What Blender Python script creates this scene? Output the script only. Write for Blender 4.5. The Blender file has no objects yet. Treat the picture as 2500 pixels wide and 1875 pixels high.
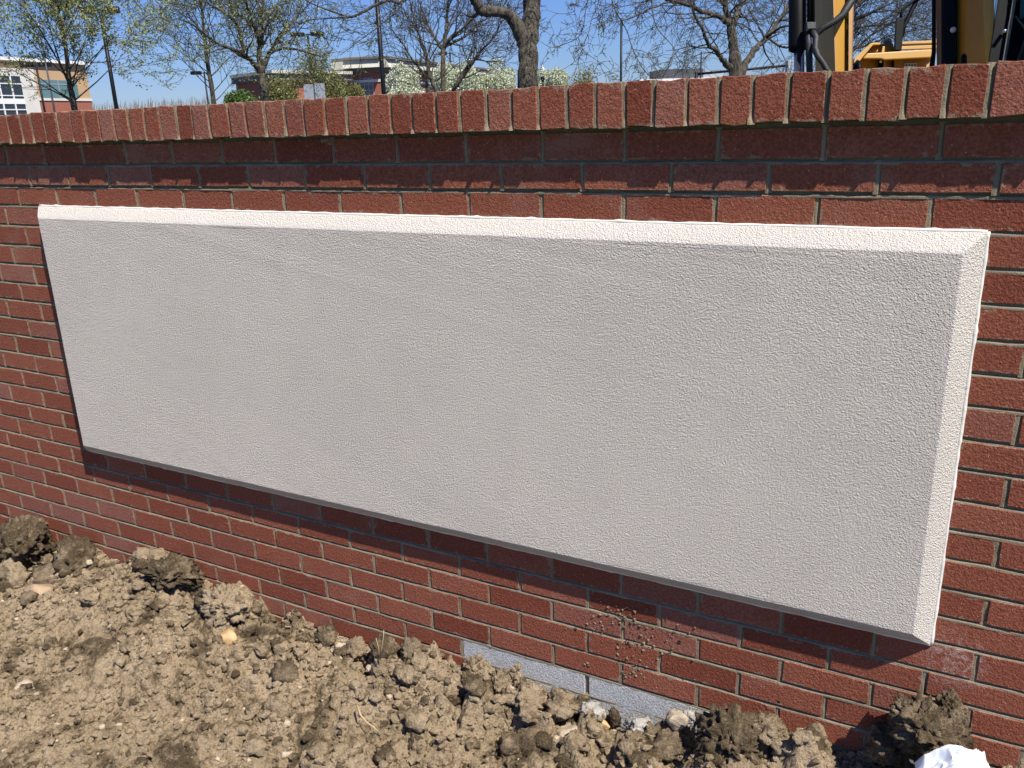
import bpy, bmesh, math, random
import numpy as np
from mathutils import Vector, Matrix, Euler

SC = bpy.context.scene
COL = SC.collection
PI = math.pi

# ------------------------------------------------------------------ camera
FPX = 2038.0
CAM = np.array([2.91043, -1.80866, 0.02567])
RC = np.array([[0.8828184, 0.4686325, -0.0318628],      # camera right
               [0.1144186, -0.2803431, -0.9530562],     # camera down
               [-0.4555656, 0.8377299, -0.3011123]])    # camera forward
cam_d = bpy.data.cameras.new('camera')
cam = bpy.data.objects.new('camera', cam_d)
COL.objects.link(cam)
SC.camera = cam
m = Matrix.Identity(4)
for i in range(3):
    m[i][0] = RC[0][i]
    m[i][1] = -RC[1][i]
    m[i][2] = -RC[2][i]
    m[i][3] = CAM[i]
cam.matrix_world = m
cam_d.sensor_width = 36.0
cam_d.lens = 36.0 * FPX / 2500.0
cam_d.clip_start = 0.05
cam_d.clip_end = 3000.0

# ------------------------------------------------------------------ light
SUN_TO = Vector((0.085, -0.040, 0.145)).normalized()
elev = math.asin(SUN_TO.z)
azim = math.atan2(SUN_TO.x, SUN_TO.y)
w = bpy.data.worlds.new('World')
SC.world = w
w.use_nodes = True
nt = w.node_tree
for n in list(nt.nodes):
    nt.nodes.remove(n)
out = nt.nodes.new('ShaderNodeOutputWorld')
bg = nt.nodes.new('ShaderNodeBackground')
sky = nt.nodes.new('ShaderNodeTexSky')
sky.sky_type = 'NISHITA'
sky.sun_disc = False
sky.sun_elevation = elev
sky.sun_rotation = azim
sky.air_density = 1.25
sky.dust_density = 0.05
sky.ozone_density = 4.0
bg.inputs[1].default_value = 0.05
tint = nt.nodes.new('ShaderNodeMix'); tint.data_type = 'RGBA'; tint.blend_type = 'MULTIPLY'
tint.inputs[0].default_value = 1.0; tint.inputs[7].default_value = (0.63, 0.84, 1.48, 1)
nt.links.new(sky.outputs[0], tint.inputs[6])
nt.links.new(tint.outputs[2], bg.inputs[0])
nt.links.new(bg.outputs[0], out.inputs[0])

sd = bpy.data.lights.new('sun', 'SUN')
sd.energy = 5.0
sd.angle = math.radians(0.55)
sd.color = (1.0, 0.945, 0.855)
so = bpy.data.objects.new('sun', sd)
COL.objects.link(so)
so.rotation_euler = SUN_TO.to_track_quat('Z', 'Y').to_euler()
so.location = (4, -4, 8)

SC.view_settings.view_transform = 'Standard'
SC.view_settings.look = 'None'
SC.view_settings.gamma = 1.0
SC.view_settings.use_curve_mapping = False
SC.view_settings.exposure = 0.70

# ------------------------------------------------------------------ helpers
def ray(px, py):
    return RC.T @ np.array([(px - 1250.0) / FPX, (py - 937.5) / FPX, 1.0])

def at(px, py, D):
    return Vector(CAM + D * ray(px, py))

def on_y(px, py, Y=0.0):
    d = ray(px, py)
    return Vector(CAM + d * ((Y - CAM[1]) / d[1]))

def on_z(px, py, Z):
    d = ray(px, py)
    t = (Z - CAM[2]) / d[2]
    return Vector(CAM + d * t), t

def tag(o, label=None, cat=None, group=None, kind=None):
    if label: o['label'] = label
    if cat: o['category'] = cat
    if group: o['group'] = group
    if kind: o['kind'] = kind
    return o

def empty(name, loc=(0, 0, 0)):
    o = bpy.data.objects.new(name, None)
    o.empty_display_size = 0.1
    COL.objects.link(o)
    o.location = loc
    return o

def place(o, parent):
    """parent keeping world placement (the parent is only translated)"""
    o.parent = parent
    def world(q):
        b_ = Matrix.Translation(q.location)
        return world(q.parent) @ q.matrix_parent_inverse @ b_ if q.parent else b_
    o.matrix_parent_inverse = world(parent).inverted()
    return o

class MB:
    """collects shapes given in world coordinates"""
    def __init__(self):
        self.v = []; self.f = []; self.mi = []
    def add(self, vs, fs, mi=0):
        b = len(self.v)
        self.v.extend([tuple(p) for p in vs])
        self.f.extend([tuple(b + i for i in f) for f in fs])
        self.mi.extend([mi] * len(fs))
    def box(self, c, s, ax=None, mi=0):
        c = Vector(c)
        ax = ax or (Vector((1, 0, 0)), Vector((0, 1, 0)), Vector((0, 0, 1)))
        vs = []
        for k in (-1, 1):
            for j in (-1, 1):
                for i in (-1, 1):
                    vs.append(c + ax[0] * (i * s[0] / 2) + ax[1] * (j * s[1] / 2) + ax[2] * (k * s[2] / 2))
        self.add(vs, [(0, 2, 3, 1), (4, 5, 7, 6), (0, 1, 5, 4), (2, 6, 7, 3), (0, 4, 6, 2), (1, 3, 7, 5)], mi)
    def tube(self, pts, rad, n=8, mi=0, cap=True):
        pts = [Vector(p) for p in pts]
        if not hasattr(rad, '__len__'): rad = [rad] * len(pts)
        vs = []
        ref = None
        for i, p in enumerate(pts):
            a = pts[max(i - 1, 0)]; b = pts[min(i + 1, len(pts) - 1)]
            t = (b - a)
            if t.length < 1e-9: t = Vector((0, 0, 1))
            t.normalize()
            if ref is None:
                ref = Vector((1, 0, 0)) if abs(t.x) < 0.8 else Vector((0, 1, 0))
            u = (ref - t * ref.dot(t)).normalized()
            ref = u
            v = t.cross(u)
            for k in range(n):
                an = 2 * PI * k / n
                vs.append(p + (u * math.cos(an) + v * math.sin(an)) * rad[i])
        fs = []
        for i in range(len(pts) - 1):
            for k in range(n):
                k2 = (k + 1) % n
                fs.append((i * n + k, i * n + k2, (i + 1) * n + k2, (i + 1) * n + k))
        if cap:
            fs.append(tuple(range(n - 1, -1, -1)))
            fs.append(tuple((len(pts) - 1) * n + k for k in range(n)))
        self.add(vs, fs, mi)
    def prism(self, poly, off, mi=0):
        """poly: list of points, off: extrusion vector"""
        n = len(poly)
        vs = [Vector(p) for p in poly] + [Vector(p) + Vector(off) for p in poly]
        fs = [tuple(range(n)), tuple(range(2 * n - 1, n - 1, -1))]
        for i in range(n):
            j = (i + 1) % n
            fs.append((i, i + n, j + n, j))
        self.add(vs, fs, mi)
    def build(self, name, mats, parent=None, smooth=False, bevel=0, seg=2, recalc=True):
        me = bpy.data.meshes.new(name)
        o0 = Vector((0, 0, 0))
        me.from_pydata(self.v, [], self.f)
        if not isinstance(mats, (list, tuple)): mats = [mats]
        for mm in mats: me.materials.append(mm)
        if len(mats) > 1:
            me.polygons.foreach_set('material_index', self.mi)
        if recalc or bevel:
            bm = bmesh.new(); bm.from_mesh(me)
            if bevel:
                es = [e for e in bm.edges if len(e.link_faces) == 2 and e.calc_face_angle(0) > 0.5]
                bmesh.ops.bevel(bm, geom=es, offset=bevel, segments=seg, affect='EDGES', profile=0.5)
            if recalc:
                bmesh.ops.recalc_face_normals(bm, faces=bm.faces)
            bm.to_mesh(me); bm.free()
        if smooth:
            me.polygons.foreach_set('use_smooth', [True] * len(me.polygons))
        me.update()
        o = bpy.data.objects.new(name, me)
        COL.objects.link(o)
        if parent: place(o, parent)
        return o

def np_mesh(name, V, F, mat, smooth=True, parent=None):
    me = bpy.data.meshes.new(name)
    V = np.asarray(V, dtype=np.float32); F = np.asarray(F, dtype=np.int32)
    k = F.shape[1]
    me.vertices.add(len(V)); me.vertices.foreach_set('co', V.ravel())
    me.loops.add(F.size); me.loops.foreach_set('vertex_index', F.ravel())
    me.polygons.add(len(F))
    me.polygons.foreach_set('loop_start', np.arange(0, F.size, k, dtype=np.int32))
    me.polygons.foreach_set('loop_total', np.full(len(F), k, dtype=np.int32))
    me.polygons.foreach_set('use_smooth', np.full(len(F), smooth))
    me.update(calc_edges=True)
    me.materials.append(mat)
    o = bpy.data.objects.new(name, me)
    COL.objects.link(o)
    if parent: place(o, parent)
    return o

# ---- numpy gradient noise
_rs = np.random.RandomState(7)
_perm = _rs.permutation(256); _perm = np.concatenate([_perm] * 3)
_g3 = _rs.normal(size=(256, 3)); _g3 /= np.linalg.norm(_g3, axis=1)[:, None]
def perlin(P):
    P = np.asarray(P, float)
    I = np.floor(P).astype(int); Fr = P - I; I &= 255
    U = Fr * Fr * Fr * (Fr * (Fr * 6 - 15) + 10)
    res = 0
    for dx in (0, 1):
        for dy in (0, 1):
            for dz in (0, 1):
                h = _perm[_perm[_perm[(I[:, 0] + dx) & 255] + ((I[:, 1] + dy) & 255)] + ((I[:, 2] + dz) & 255)]
                g = _g3[h]
                dd = g[:, 0] * (Fr[:, 0] - dx) + g[:, 1] * (Fr[:, 1] - dy) + g[:, 2] * (Fr[:, 2] - dz)
                wx = U[:, 0] if dx else 1 - U[:, 0]
                wy = U[:, 1] if dy else 1 - U[:, 1]
                wz = U[:, 2] if dz else 1 - U[:, 2]
                res = res + dd * wx * wy * wz
    return res * 1.6
def fbm(P, o=4, lac=2.1, g=0.5):
    a = 1.0; s = 0; P = np.asarray(P, float)
    for _ in range(o):
        s = s + a * perlin(P); P = P * lac + 17.3; a *= g
    return s
def worley(P, seed=0):
    """distance to the nearest jittered lattice point and a random value of it (2D or 3D)"""
    P = np.asarray(P, float); dim = P.shape[1]
    I = np.floor(P).astype(int)
    best = np.full(len(P), 9.0); val = np.zeros(len(P))
    rng = [(-1, 0, 1)] * dim
    import itertools
    for off in itertools.product(*rng):
        c = I + np.array(off)
        h = np.full(len(P), seed, dtype=int)
        for k in range(dim): h = _perm[(h + c[:, k]) & 255]
        j = np.stack([_perm[(h + 31 * (k + 1)) & 255] / 255.0 for k in range(dim)], 1)
        d = np.sqrt((((c + j) - P) ** 2).sum(1))
        m_ = d < best
        best = np.where(m_, d, best); val = np.where(m_, _perm[(h + 77) & 255] / 255.0, val)
    return best, val

# ------------------------------------------------------------------ materials
def new_mat(name):
    mt = bpy.data.materials.new(name); mt.use_nodes = True
    t = mt.node_tree
    b = t.nodes['Principled BSDF']
    return mt, t, b
def N(t, typ, **kw):
    n = t.nodes.new(typ)
    for k, v in kw.items():
        if k == 'inp':
            for a, b in v.items(): n.inputs[a].default_value = b
        else: setattr(n, k, v)
    return n
def ramp(t, src, stops, interp='LINEAR'):
    r = t.nodes.new('ShaderNodeValToRGB'); r.color_ramp.interpolation = interp
    e = r.color_ramp.elements
    while len(e) < len(stops): e.new(0.5)
    for i, (p, c) in enumerate(stops):
        e[i].position = p; e[i].color = (c[0], c[1], c[2], 1) if hasattr(c, '__len__') else (c, c, c, 1)
    t.links.new(src, r.inputs[0]); return r.outputs[0]
def mix(t, fac, a, b, mode='MIX'):
    n = t.nodes.new('ShaderNodeMix'); n.data_type = 'RGBA'; n.blend_type = mode
    for s, v in ((0, fac), (6, a), (7, b)):
        if hasattr(v, 'is_output') or isinstance(v, bpy.types.NodeSocket): t.links.new(v, n.inputs[s])
        elif hasattr(v, '__len__'): n.inputs[s].default_value = (*v[:3], 1)
        else: n.inputs[s].default_value = v
    return n.outputs[2]
def noise(t, vec, scale, detail=4, rough=0.55, dist=0.0):
    n = N(t, 'ShaderNodeTexNoise', inp={'Scale': scale, 'Detail': detail, 'Roughness': rough, 'Distortion': dist})
    if vec is not None: t.links.new(vec, n.inputs['Vector'])
    return n.outputs[0]
def bump(t, h, strength, dist, nrm=None):
    b = N(t, 'ShaderNodeBump', inp={'Strength': strength, 'Distance': dist})
    t.links.new(h, b.inputs['Height'])
    if nrm is not None: t.links.new(nrm, b.inputs['Normal'])
    return b.outputs[0]
def math_n(t, op, a, b=0.0, c=0.0, clamp=False):
    n = t.nodes.new('ShaderNodeMath'); n.operation = op; n.use_clamp = clamp
    for s, v in ((0, a), (1, b), (2, c)):
        if isinstance(v, bpy.types.NodeSocket): t.links.new(v, n.inputs[s])
        else: n.inputs[s].default_value = v
    return n.outputs[0]
def simple(name, col, rough=0.6, metal=0.0, var=0.12, scale=6.0, bs=0.0, bscale=60.0, spec=0.5, coat=0.0):
    mt, t, b = new_mat(name)
    g = N(t, 'ShaderNodeNewGeometry')
    nz = noise(t, g.outputs['Position'], scale, 4)
    c = ramp(t, nz, [(0.3, [x * (1 - var) for x in col]), (0.7, [min(1, x * (1 + var)) for x in col])])
    t.links.new(c, b.inputs['Base Color'])
    b.inputs['Roughness'].default_value = rough
    b.inputs['Metallic'].default_value = metal
    b.inputs['Specular IOR Level'].default_value = spec
    b.inputs['Coat Weight'].default_value = coat
    if bs:
        nb = noise(t, g.outputs['Position'], bscale, 5)
        t.links.new(bump(t, nb, bs, 0.01), b.inputs['Normal'])
    return mt

def make_brick_mat():
    mt, t, b = new_mat('clay_brick')
    g = N(t, 'ShaderNodeNewGeometry'); oi = N(t, 'ShaderNodeObjectInfo')
    pos = g.outputs['Position']
    base = ramp(t, oi.outputs['Random'], [(0.0, (0.165, 0.040, 0.020)), (0.12, (0.225, 0.064, 0.036)), (0.5, (0.275, 0.087, 0.049)),
                                          (0.8, (0.30, 0.104, 0.062)), (0.93, (0.31, 0.138, 0.100)), (1.0, (0.205, 0.054, 0.029))])
    n1 = noise(t, pos, 14, 4, 0.6)
    c = mix(t, ramp(t, n1, [(0.35, 0.0), (0.7, 0.55)]), base, (0.24, 0.064, 0.034))
    n2 = noise(t, pos, 170, 3, 0.65)
    c = mix(t, ramp(t, n2, [(0.40, 0.42), (0.52, 0.0)]), c, (0.10, 0.028, 0.017))
    c = mix(t, ramp(t, n2, [(0.55, 0.0), (0.72, 0.38)]), c, (0.42, 0.17, 0.12))
    v = N(t, 'ShaderNodeTexVoronoi', inp={'Scale': 120.0}); t.links.new(pos, v.inputs['Vector'])
    sp = ramp(t, v.outputs['Distance'], [(0.09, 1.0), (0.14, 0.0)])
    rnd = N(t, 'ShaderNodeSeparateColor'); t.links.new(v.outputs['Color'], rnd.inputs[0])
    sel = math_n(t, 'GREATER_THAN', rnd.outputs[0], 0.86)
    c = mix(t, math_n(t, 'MULTIPLY', math_n(t, 'MULTIPLY', sp, sel), 0.75), c, (0.72, 0.58, 0.45))
    # pale mineral bloom in a few broad patches
    n3 = noise(t, pos, 2.6, 5, 0.62, 0.6)
    c = mix(t, ramp(t, n3, [(0.60, 0.0), (0.78, 0.32)]), c, (0.36, 0.24, 0.19))
    # mortar film dragged over the arrises
    tc = N(t, 'ShaderNodeTexCoord'); sx = N(t, 'ShaderNodeSeparateXYZ'); t.links.new(tc.outputs['Generated'], sx.inputs[0])
    def edge(o_, k):
        a = math_n(t, 'ABSOLUTE', math_n(t, 'SUBTRACT', o_, 0.5))
        return math_n(t, 'MULTIPLY', math_n(t, 'SUBTRACT', 0.5, a), k)
    ed = math_n(t, 'MINIMUM', edge(sx.outputs[0], 0.19), edge(sx.outputs[2], 0.058))
    nm = noise(t, pos, 38, 4, 0.6, 0.8)
    reach = math_n(t, 'MULTIPLY', math_n(t, 'SUBTRACT', nm, 0.47), 0.05)
    film = ramp(t, math_n(t, 'MULTIPLY', math_n(t, 'SUBTRACT', reach, ed), 300.0), [(0.0, 0.0), (1.0, 0.55)])
    c = mix(t, film, c, (0.30, 0.235, 0.165))
    # efflorescence next to the lower right panel corner
    vm = N(t, 'ShaderNodeVectorMath', operation='DISTANCE'); t.links.new(pos, vm.inputs[0]); vm.inputs[1].default_value = (3.00, 0.0, -1.128)
    fall = ramp(t, vm.outputs['Value'], [(0.01, 1.0), (0.085, 0.0)])
    nf = noise(t, pos, 55, 5, 0.7, 1.0)
    c = mix(t, math_n(t, 'MULTIPLY', fall, ramp(t, nf, [(0.46, 0.0), (0.66, 0.42)])), c, (0.75, 0.70, 0.66))
    t.links.new(c, b.inputs['Base Color'])
    b.inputs['Roughness'].default_value = 0.9; b.inputs['Specular IOR Level'].default_value = 0.25
    mp = N(t, 'ShaderNodeMapping'); mp.inputs['Scale'].default_value = (1.0, 1, 0.9); t.links.new(pos, mp.inputs[0])
    h1 = noise(t, mp.outputs[0], 260, 3, 0.65)
    h2 = noise(t, mp.outputs[0], 120, 3, 0.55, 0.2)
    h = math_n(t, 'ADD', math_n(t, 'MULTIPLY', h1, 1.0), math_n(t, 'MULTIPLY', h2, 0.9))
    t.links.new(bump(t, h, 0.8, 0.0034), b.inputs['Normal'])
    return mt
def make_mortar_mat():
    mt, t, b = new_mat('mortar')
    g = N(t, 'ShaderNodeNewGeometry'); pos = g.outputs['Position']
    n1 = noise(t, pos, 9, 5, 0.6)
    c = ramp(t, n1, [(0.3, (0.19, 0.152, 0.095)), (0.7, (0.29, 0.238, 0.158))])
    n2 = noise(t, pos, 220, 3, 0.7)
    c = mix(t, ramp(t, n2, [(0.36, 0.55), (0.5, 0.0)]), c, (0.17, 0.14, 0.095))
    t.links.new(c, b.inputs['Base Color']); b.inputs['Roughness'].default_value = 0.95; b.inputs['Specular IOR Level'].default_value = 0.2
    t.links.new(bump(t, noise(t, pos, 260, 4, 0.7), 0.7, 0.003), b.inputs['Normal'])
    return mt
def make_stucco_mat(name, strength=1.0, dist=0.0078, col=(0.80, 0.725, 0.635), sc=330):
    mt, t, b = new_mat(name)
    g = N(t, 'ShaderNodeNewGeometry'); pos = g.outputs['Position']
    n1 = noise(t, pos, 1.7, 4, 0.6)
    c = ramp(t, n1, [(0.3, [x * 0.93 for x in col]), (0.7, [min(1, x * 1.03) for x in col])])
    n1b = noise(t, pos, 7, 5, 0.6)
    c = mix(t, ramp(t, n1b, [(0.5, 0.0), (0.75, 0.35)]), c, (0.66, 0.58, 0.54))
    n2 = noise(t, pos, 320, 3, 0.7)
    c = mix(t, ramp(t, n2, [(0.38, 0.35), (0.5, 0.0)]), c, (0.42, 0.38, 0.37))
    t.links.new(c, b.inputs['Base Color']); b.inputs['Roughness'].default_value = 0.88; b.inputs['Specular IOR Level'].default_value = 0.3
    v = N(t, 'ShaderNodeTexVoronoi', inp={'Scale': sc * 1.05, 'Randomness': 1.0}); v.feature = 'SMOOTH_F1'
    t.links.new(pos, v.inputs['Vector'])
    h1 = math_n(t, 'ADD', noise(t, pos, sc, 4, 0.6, 0.1), math_n(t, 'MULTIPLY', noise(t, pos, sc * 0.55, 2, 0.5, 0.1), 0.5))
    h = math_n(t, 'SUBTRACT', math_n(t, 'MULTIPLY', h1, 1.15), math_n(t, 'MULTIPLY', v.outputs['Distance'], 0.35))
    t.links.new(bump(t, h, strength, dist), b.inputs['Normal'])
    return mt
def make_soil_mat(name='soil', pale=1.0, dark=0.5):
    mt, t, b = new_mat(name)
    g = N(t, 'ShaderNodeNewGeometry'); oi = N(t, 'ShaderNodeObjectInfo')
    pos = g.outputs['Position']
    n1 = noise(t, pos, 6.0, 7, 0.66, 0.6)
    a = math_n(t, 'ADD', n1, dark - 0.5)
    c = ramp(t, a, [(0.36, (0.235 * pale, 0.180 * pale, 0.118 * pale)), (0.49, (0.195 * pale, 0.147 * pale, 0.092 * pale)), (0.56, (0.115, 0.083, 0.048)), (0.66, (0.082, 0.058, 0.032))])
    n2 = noise(t, pos, 34, 6, 0.68, 0.3)
    c = mix(t, ramp(t, n2, [(0.50, 0.0), (0.66, 0.8)]), c, (0.088, 0.063, 0.036))
    c = mix(t, ramp(t, n2, [(0.34, 0.6), (0.46, 0.0)]), c, (0.38, 0.30, 0.20))
    n3 = noise(t, pos, 190, 4, 0.7)
    c = mix(t, ramp(t, n3, [(0.34, 0.6), (0.48, 0.0)]), c, (0.075, 0.054, 0.03))
    c = mix(t, ramp(t, n3, [(0.56, 0.0), (0.70, 0.6)]), c, (0.40, 0.325, 0.225))
    t.links.new(c, b.inputs['Base Color']); b.inputs['Roughness'].default_value = 0.97; b.inputs['Specular IOR Level'].default_value = 0.15
    h = math_n(t, 'ADD', math_n(t, 'MULTIPLY', noise(t, pos, 55, 6, 0.7), 1.6), math_n(t, 'MULTIPLY', noise(t, pos, 170, 5, 0.7), 0.8))
    t.links.new(bump(t, h, 1.0, 0.013), b.inputs['Normal'])
    return mt
M = {}
M['brick'] = make_brick_mat()
M['mortar'] = make_mortar_mat()
M['stucco'] = make_stucco_mat('stucco')
M['stucco_edge_dimmed'] = make_stucco_mat('stucco_edge_dimmed', 0.8, col=(0.66, 0.615, 0.55))  # same stucco in a darker tone, to tame sun glare on the slopes
M['caulk'] = simple('caulk', (0.66, 0.635, 0.58), 0.7, bs=0.15, bscale=90)
M['soil'] = make_soil_mat('soil', 1.95, 0.45)
M['soil_dark'] = make_soil_mat('soil_dark', 1.25, 0.56)
M['soil_pale'] = make_soil_mat('soil_pale', 2.0, 0.38)
M['cmu'] = None
def make_cmu():
    mt, t, b = new_mat('concrete_block')
    g = N(t, 'ShaderNodeNewGeometry'); pos = g.outputs['Position']
    n2 = noise(t, pos, 240, 3, 0.7)
    c = ramp(t, n2, [(0.36, (0.30, 0.30, 0.295)), (0.6, (0.62, 0.62, 0.61))])
    n1 = noise(t, pos, 12, 5, 0.65)
    c = mix(t, ramp(t, n1, [(0.52, 0.0), (0.7, 0.45)]), c, (0.22, 0.20, 0.17))
    t.links.new(c, b.inputs['Base Color']); b.inputs['Roughness'].default_value = 0.92
    t.links.new(bump(t, noise(t, pos, 170, 5, 0.7), 1.0, 0.005), b.inputs['Normal'])
    return mt
M['cmu'] = make_cmu()

# ================================================================== the brick wall
PITCH = 0.2032
RP = 0.0686
JT = 0.0100
wall = empty('brick_wall', (1.4, 0.1, -1.6))
tag(wall, 'long red brick garden wall with rowlock cap, holding the pale stucco panel', 'wall')
MM = {  # measured head joints: row -> (index, millimetres off the regular bond)
 1: [(0, -15), (1, -14), (2, -18), (3, -17), (4, -13), (5, -11), (6, -12), (7, -10), (8, -8), (9, -5), (10, -2), (11, -3), (12, 0), (13, 7), (14, 11)],
 2: [(0.5, -11), (1.5, -10), (2.5, -15), (3.5, -20), (4.5, -17), (5.5, -21), (6.5, -16), (7.5, -16), (8.5, -14), (9.5, -11), (10.5, -4), (11.5, 2), (12.5, 6), (13.5, 10), (14.5, 10)],
 3: [(0, 3), (1, 9), (2, 5), (3, 1), (4, 4), (5, 2), (6, -1), (7, -4), (8, -8), (9, -7), (10, -8), (11, -6), (12, -2), (13, 3), (14, 7)],
 4: [(-.5, 8)], 5: [(0, 1)], 6: [(-.5, 0)], 7: [(0, 2), (15, -5)], 8: [(-.5, 3)], 9: [(-1, 0), (0, -4), (15, 1)], 10: [(-.5, 3)],
 11: [(15, -1)], 13: [(15, 1)], 15: [(15, -3)],
 17: [(8, 6), (9, 1), (10, -1), (11, -5), (13, -5), (14, -4), (15, -6)],
 18: [(7.5, 8), (8.5, 7), (9.5, 2), (10.5, 3), (11.5, 0), (12.5, 3), (13.5, 5), (14.5, 4)],
 19: [(6, -4), (7, -1), (8, 1), (9, 1), (10, -3), (11, 0), (12, 1), (13, 2), (14, 0), (15, -1)],
 20: [(5.5, -1), (6.5, 1), (7.5, -2), (8.5, 1), (9.5, -3), (10.5, 0), (11.5, 2), (12.5, 4), (13.5, 5)],
 21: [(6, -4), (7, 0), (8, -1), (9, -4), (10, -2), (11, -2), (12, 3), (13, 1)],
 22: [(5.5, -3), (6.5, 0), (7.5, -4)]}
ZC = {1: (2.6, -3), 2: (0.8, 1.5), 3: (3.4, 1.1), 4: (2.3, 1.0), 5: (0.4, 1.8), 6: (0, .3), 7: (-1.9, 2.2), 8: (1.9, 1.9), 9: (.3, .2), 10: (1.4, 3.8),
      11: (-.5, 1.9), 12: (-.5, 2), 13: (1.7, 2.6), 14: (-2.7, 1), 15: (-1.3, .8), 16: (-4, 4.1), 17: (-.6, -2.7), 18: (.8, 1), 19: (.9, 2.5), 20: (-4.4, 1), 21: (-7, 0)}
NROW = 25
XL, XR = -3.0, 4.9
def zb(r, x):
    if r == 0: return 0.0037 - JT / 2
    a, b = ZC.get(r, (0, 0))
    tt = min(1.15, max(-0.15, (x + 0.4) / 3.5))
    return -r * RP + (a + (b - a) * tt) / 1000.0
rng = random.Random(11)
PX0, PX1, PZ0, PZ1 = 0.1114, 2.9520, -0.2025, -1.1002   # panel outline on the wall
CMU_X = (8.5 * PITCH - 0.002, 16.5 * PITCH)

def brick_mesh(quad, depth, yf, rg, rag=0.0009):
    """quad: x0,x1 and z bottom/top at both ends; front face about y=yf, 48 triangles"""
    (x0, x1, zb0, zb1, zt0, zt1) = quad
    wdt = x1 - x0
    c = 0.0022
    j = lambda s=0.0006: rg.uniform(-s, s)
    def P(u, s, inset):
        # u 0..1 along, s 0 bottom 1 top
        x = x0 + u * wdt
        zl = zb0 + (zb1 - zb0) * u; zt = zt0 + (zt1 - zt0) * u
        return x, zl + (zt - zl) * s
    cu = c / wdt; ch = c / max(1e-4, (zt0 - zb0))
    prm = [(cu, 0), (0.5, 0), (1 - cu, 0), (1, ch), (1, 1 - ch), (1 - cu, 1), (0.5, 1), (cu, 1), (0, 1 - ch), (0, ch)]
    xc = (x0 + x1) / 2; zc = (zb0 + zt1) / 2
    tilt_x, tilt_z = j(0.0035) , j(0.008)
    vs = []
    jj = [(j(0.0009), j(rag)) for _ in prm]
    for ring in range(3):
        for (u, s), (ja, jb) in zip(prm, jj):
            x, z = P(u, s, 0)
            x += ja; z += jb
            if ring == 0: y = yf + depth
            elif ring == 1: y = yf + 0.0013
            else:
                y = yf
                x += math.copysign(0.0010, xc - x) if abs(x - xc) > 0.01 else 0
                z += math.copysign(0.0010, zc - z)
            if ring: y += (x - xc) * tilt_x + (z - zc) * tilt_z
            vs.append((x, y, z))
    n = len(prm)
    fs = []
    for ring in range(2):
        for k in range(n):
            k2 = (k + 1) % n
            fs.append((ring * n + k, ring * n + k2, (ring + 1) * n + k2, (ring + 1) * n + k))
    fs.append(tuple(2 * n + k for k in range(n)))
    return vs, fs

cand = []     # (in-view score, vs, fs, name)
def vis(x, z, y=0.0):
    d = RC @ (np.array([x, y, z]) - CAM)
    if d[2] <= 0: return -1
    px = 1250 + FPX * d[0] / d[2]; py = 937.5 + FPX * d[1] / d[2]
    if -120 < px < 2620 and -60 < py < 1935: return FPX / d[2]
    return -1
def joints(r):
    h = 0.0 if r % 2 else 0.5
    us = np.arange(-16, 26) + h
    ms = MM.get(r)
    xs = []
    for u in us:
        if ms:
            d = float(np.interp(u, [a for a, _ in ms], [b for _, b in ms]))
            if u < ms[0][0] - 0.1 or u > ms[-1][0] + 0.1: d += rng.uniform(-3, 3)
        else: d = rng.uniform(-3.5, 3.5)
        xs.append((u, u * PITCH + d / 1000.0))
    return xs
head_joints = []   # (x, row) for the mortar
for r in range(1, NROW + 1):
    js = joints(r)
    for (u0, a), (u1, b_) in zip(js[:-1], js[1:]):
        if b_ < XL or a > XR: continue
        x0 = a + JT / 2 + rng.uniform(-0.0008, 0.0008); x1 = b_ - JT / 2 + rng.uniform(-0.0008, 0.0008)
        if r >= 22 and x0 > CMU_X[0] - 0.02 and x1 < CMU_X[1] + 0.02: continue
        if 4 <= r <= 16:
            if x0 > PX0 - 0.002 and x1 < PX1 + 0.002: continue
            if x0 < PX0 < x1: x1 = PX0 + 0.004
            if x0 < PX1 < x1: x0 = PX1 - 0.004
            if x1 - x0 < 0.012: continue
        q = (x0, x1, zb(r, x0) + JT / 2, zb(r, x1) + JT / 2, zb(r - 1, x0) - JT / 2, zb(r - 1, x1) - JT / 2)
        yf = rng.uniform(-0.0010, 0.0010) - (0.0035 if r <= 2 else 0.0)
        vs, fs = brick_mesh(q, 0.050, yf, rng)
        s = vis((x0 + x1) / 2, (q[2] + q[4]) / 2)
        if r == 25 or (r >= 23): s = min(s, 1.0) if s > 0 else s
        cand.append((s, vs, fs))
    for u, x in js:
        if XL < x < XR and not (4 <= r <= 16 and PX0 + .01 < x < PX1 - .01) and not (r >= 22 and CMU_X[0] + .02 < x < CMU_X[1] - .02):
            head_joints.append((x, r))
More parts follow.
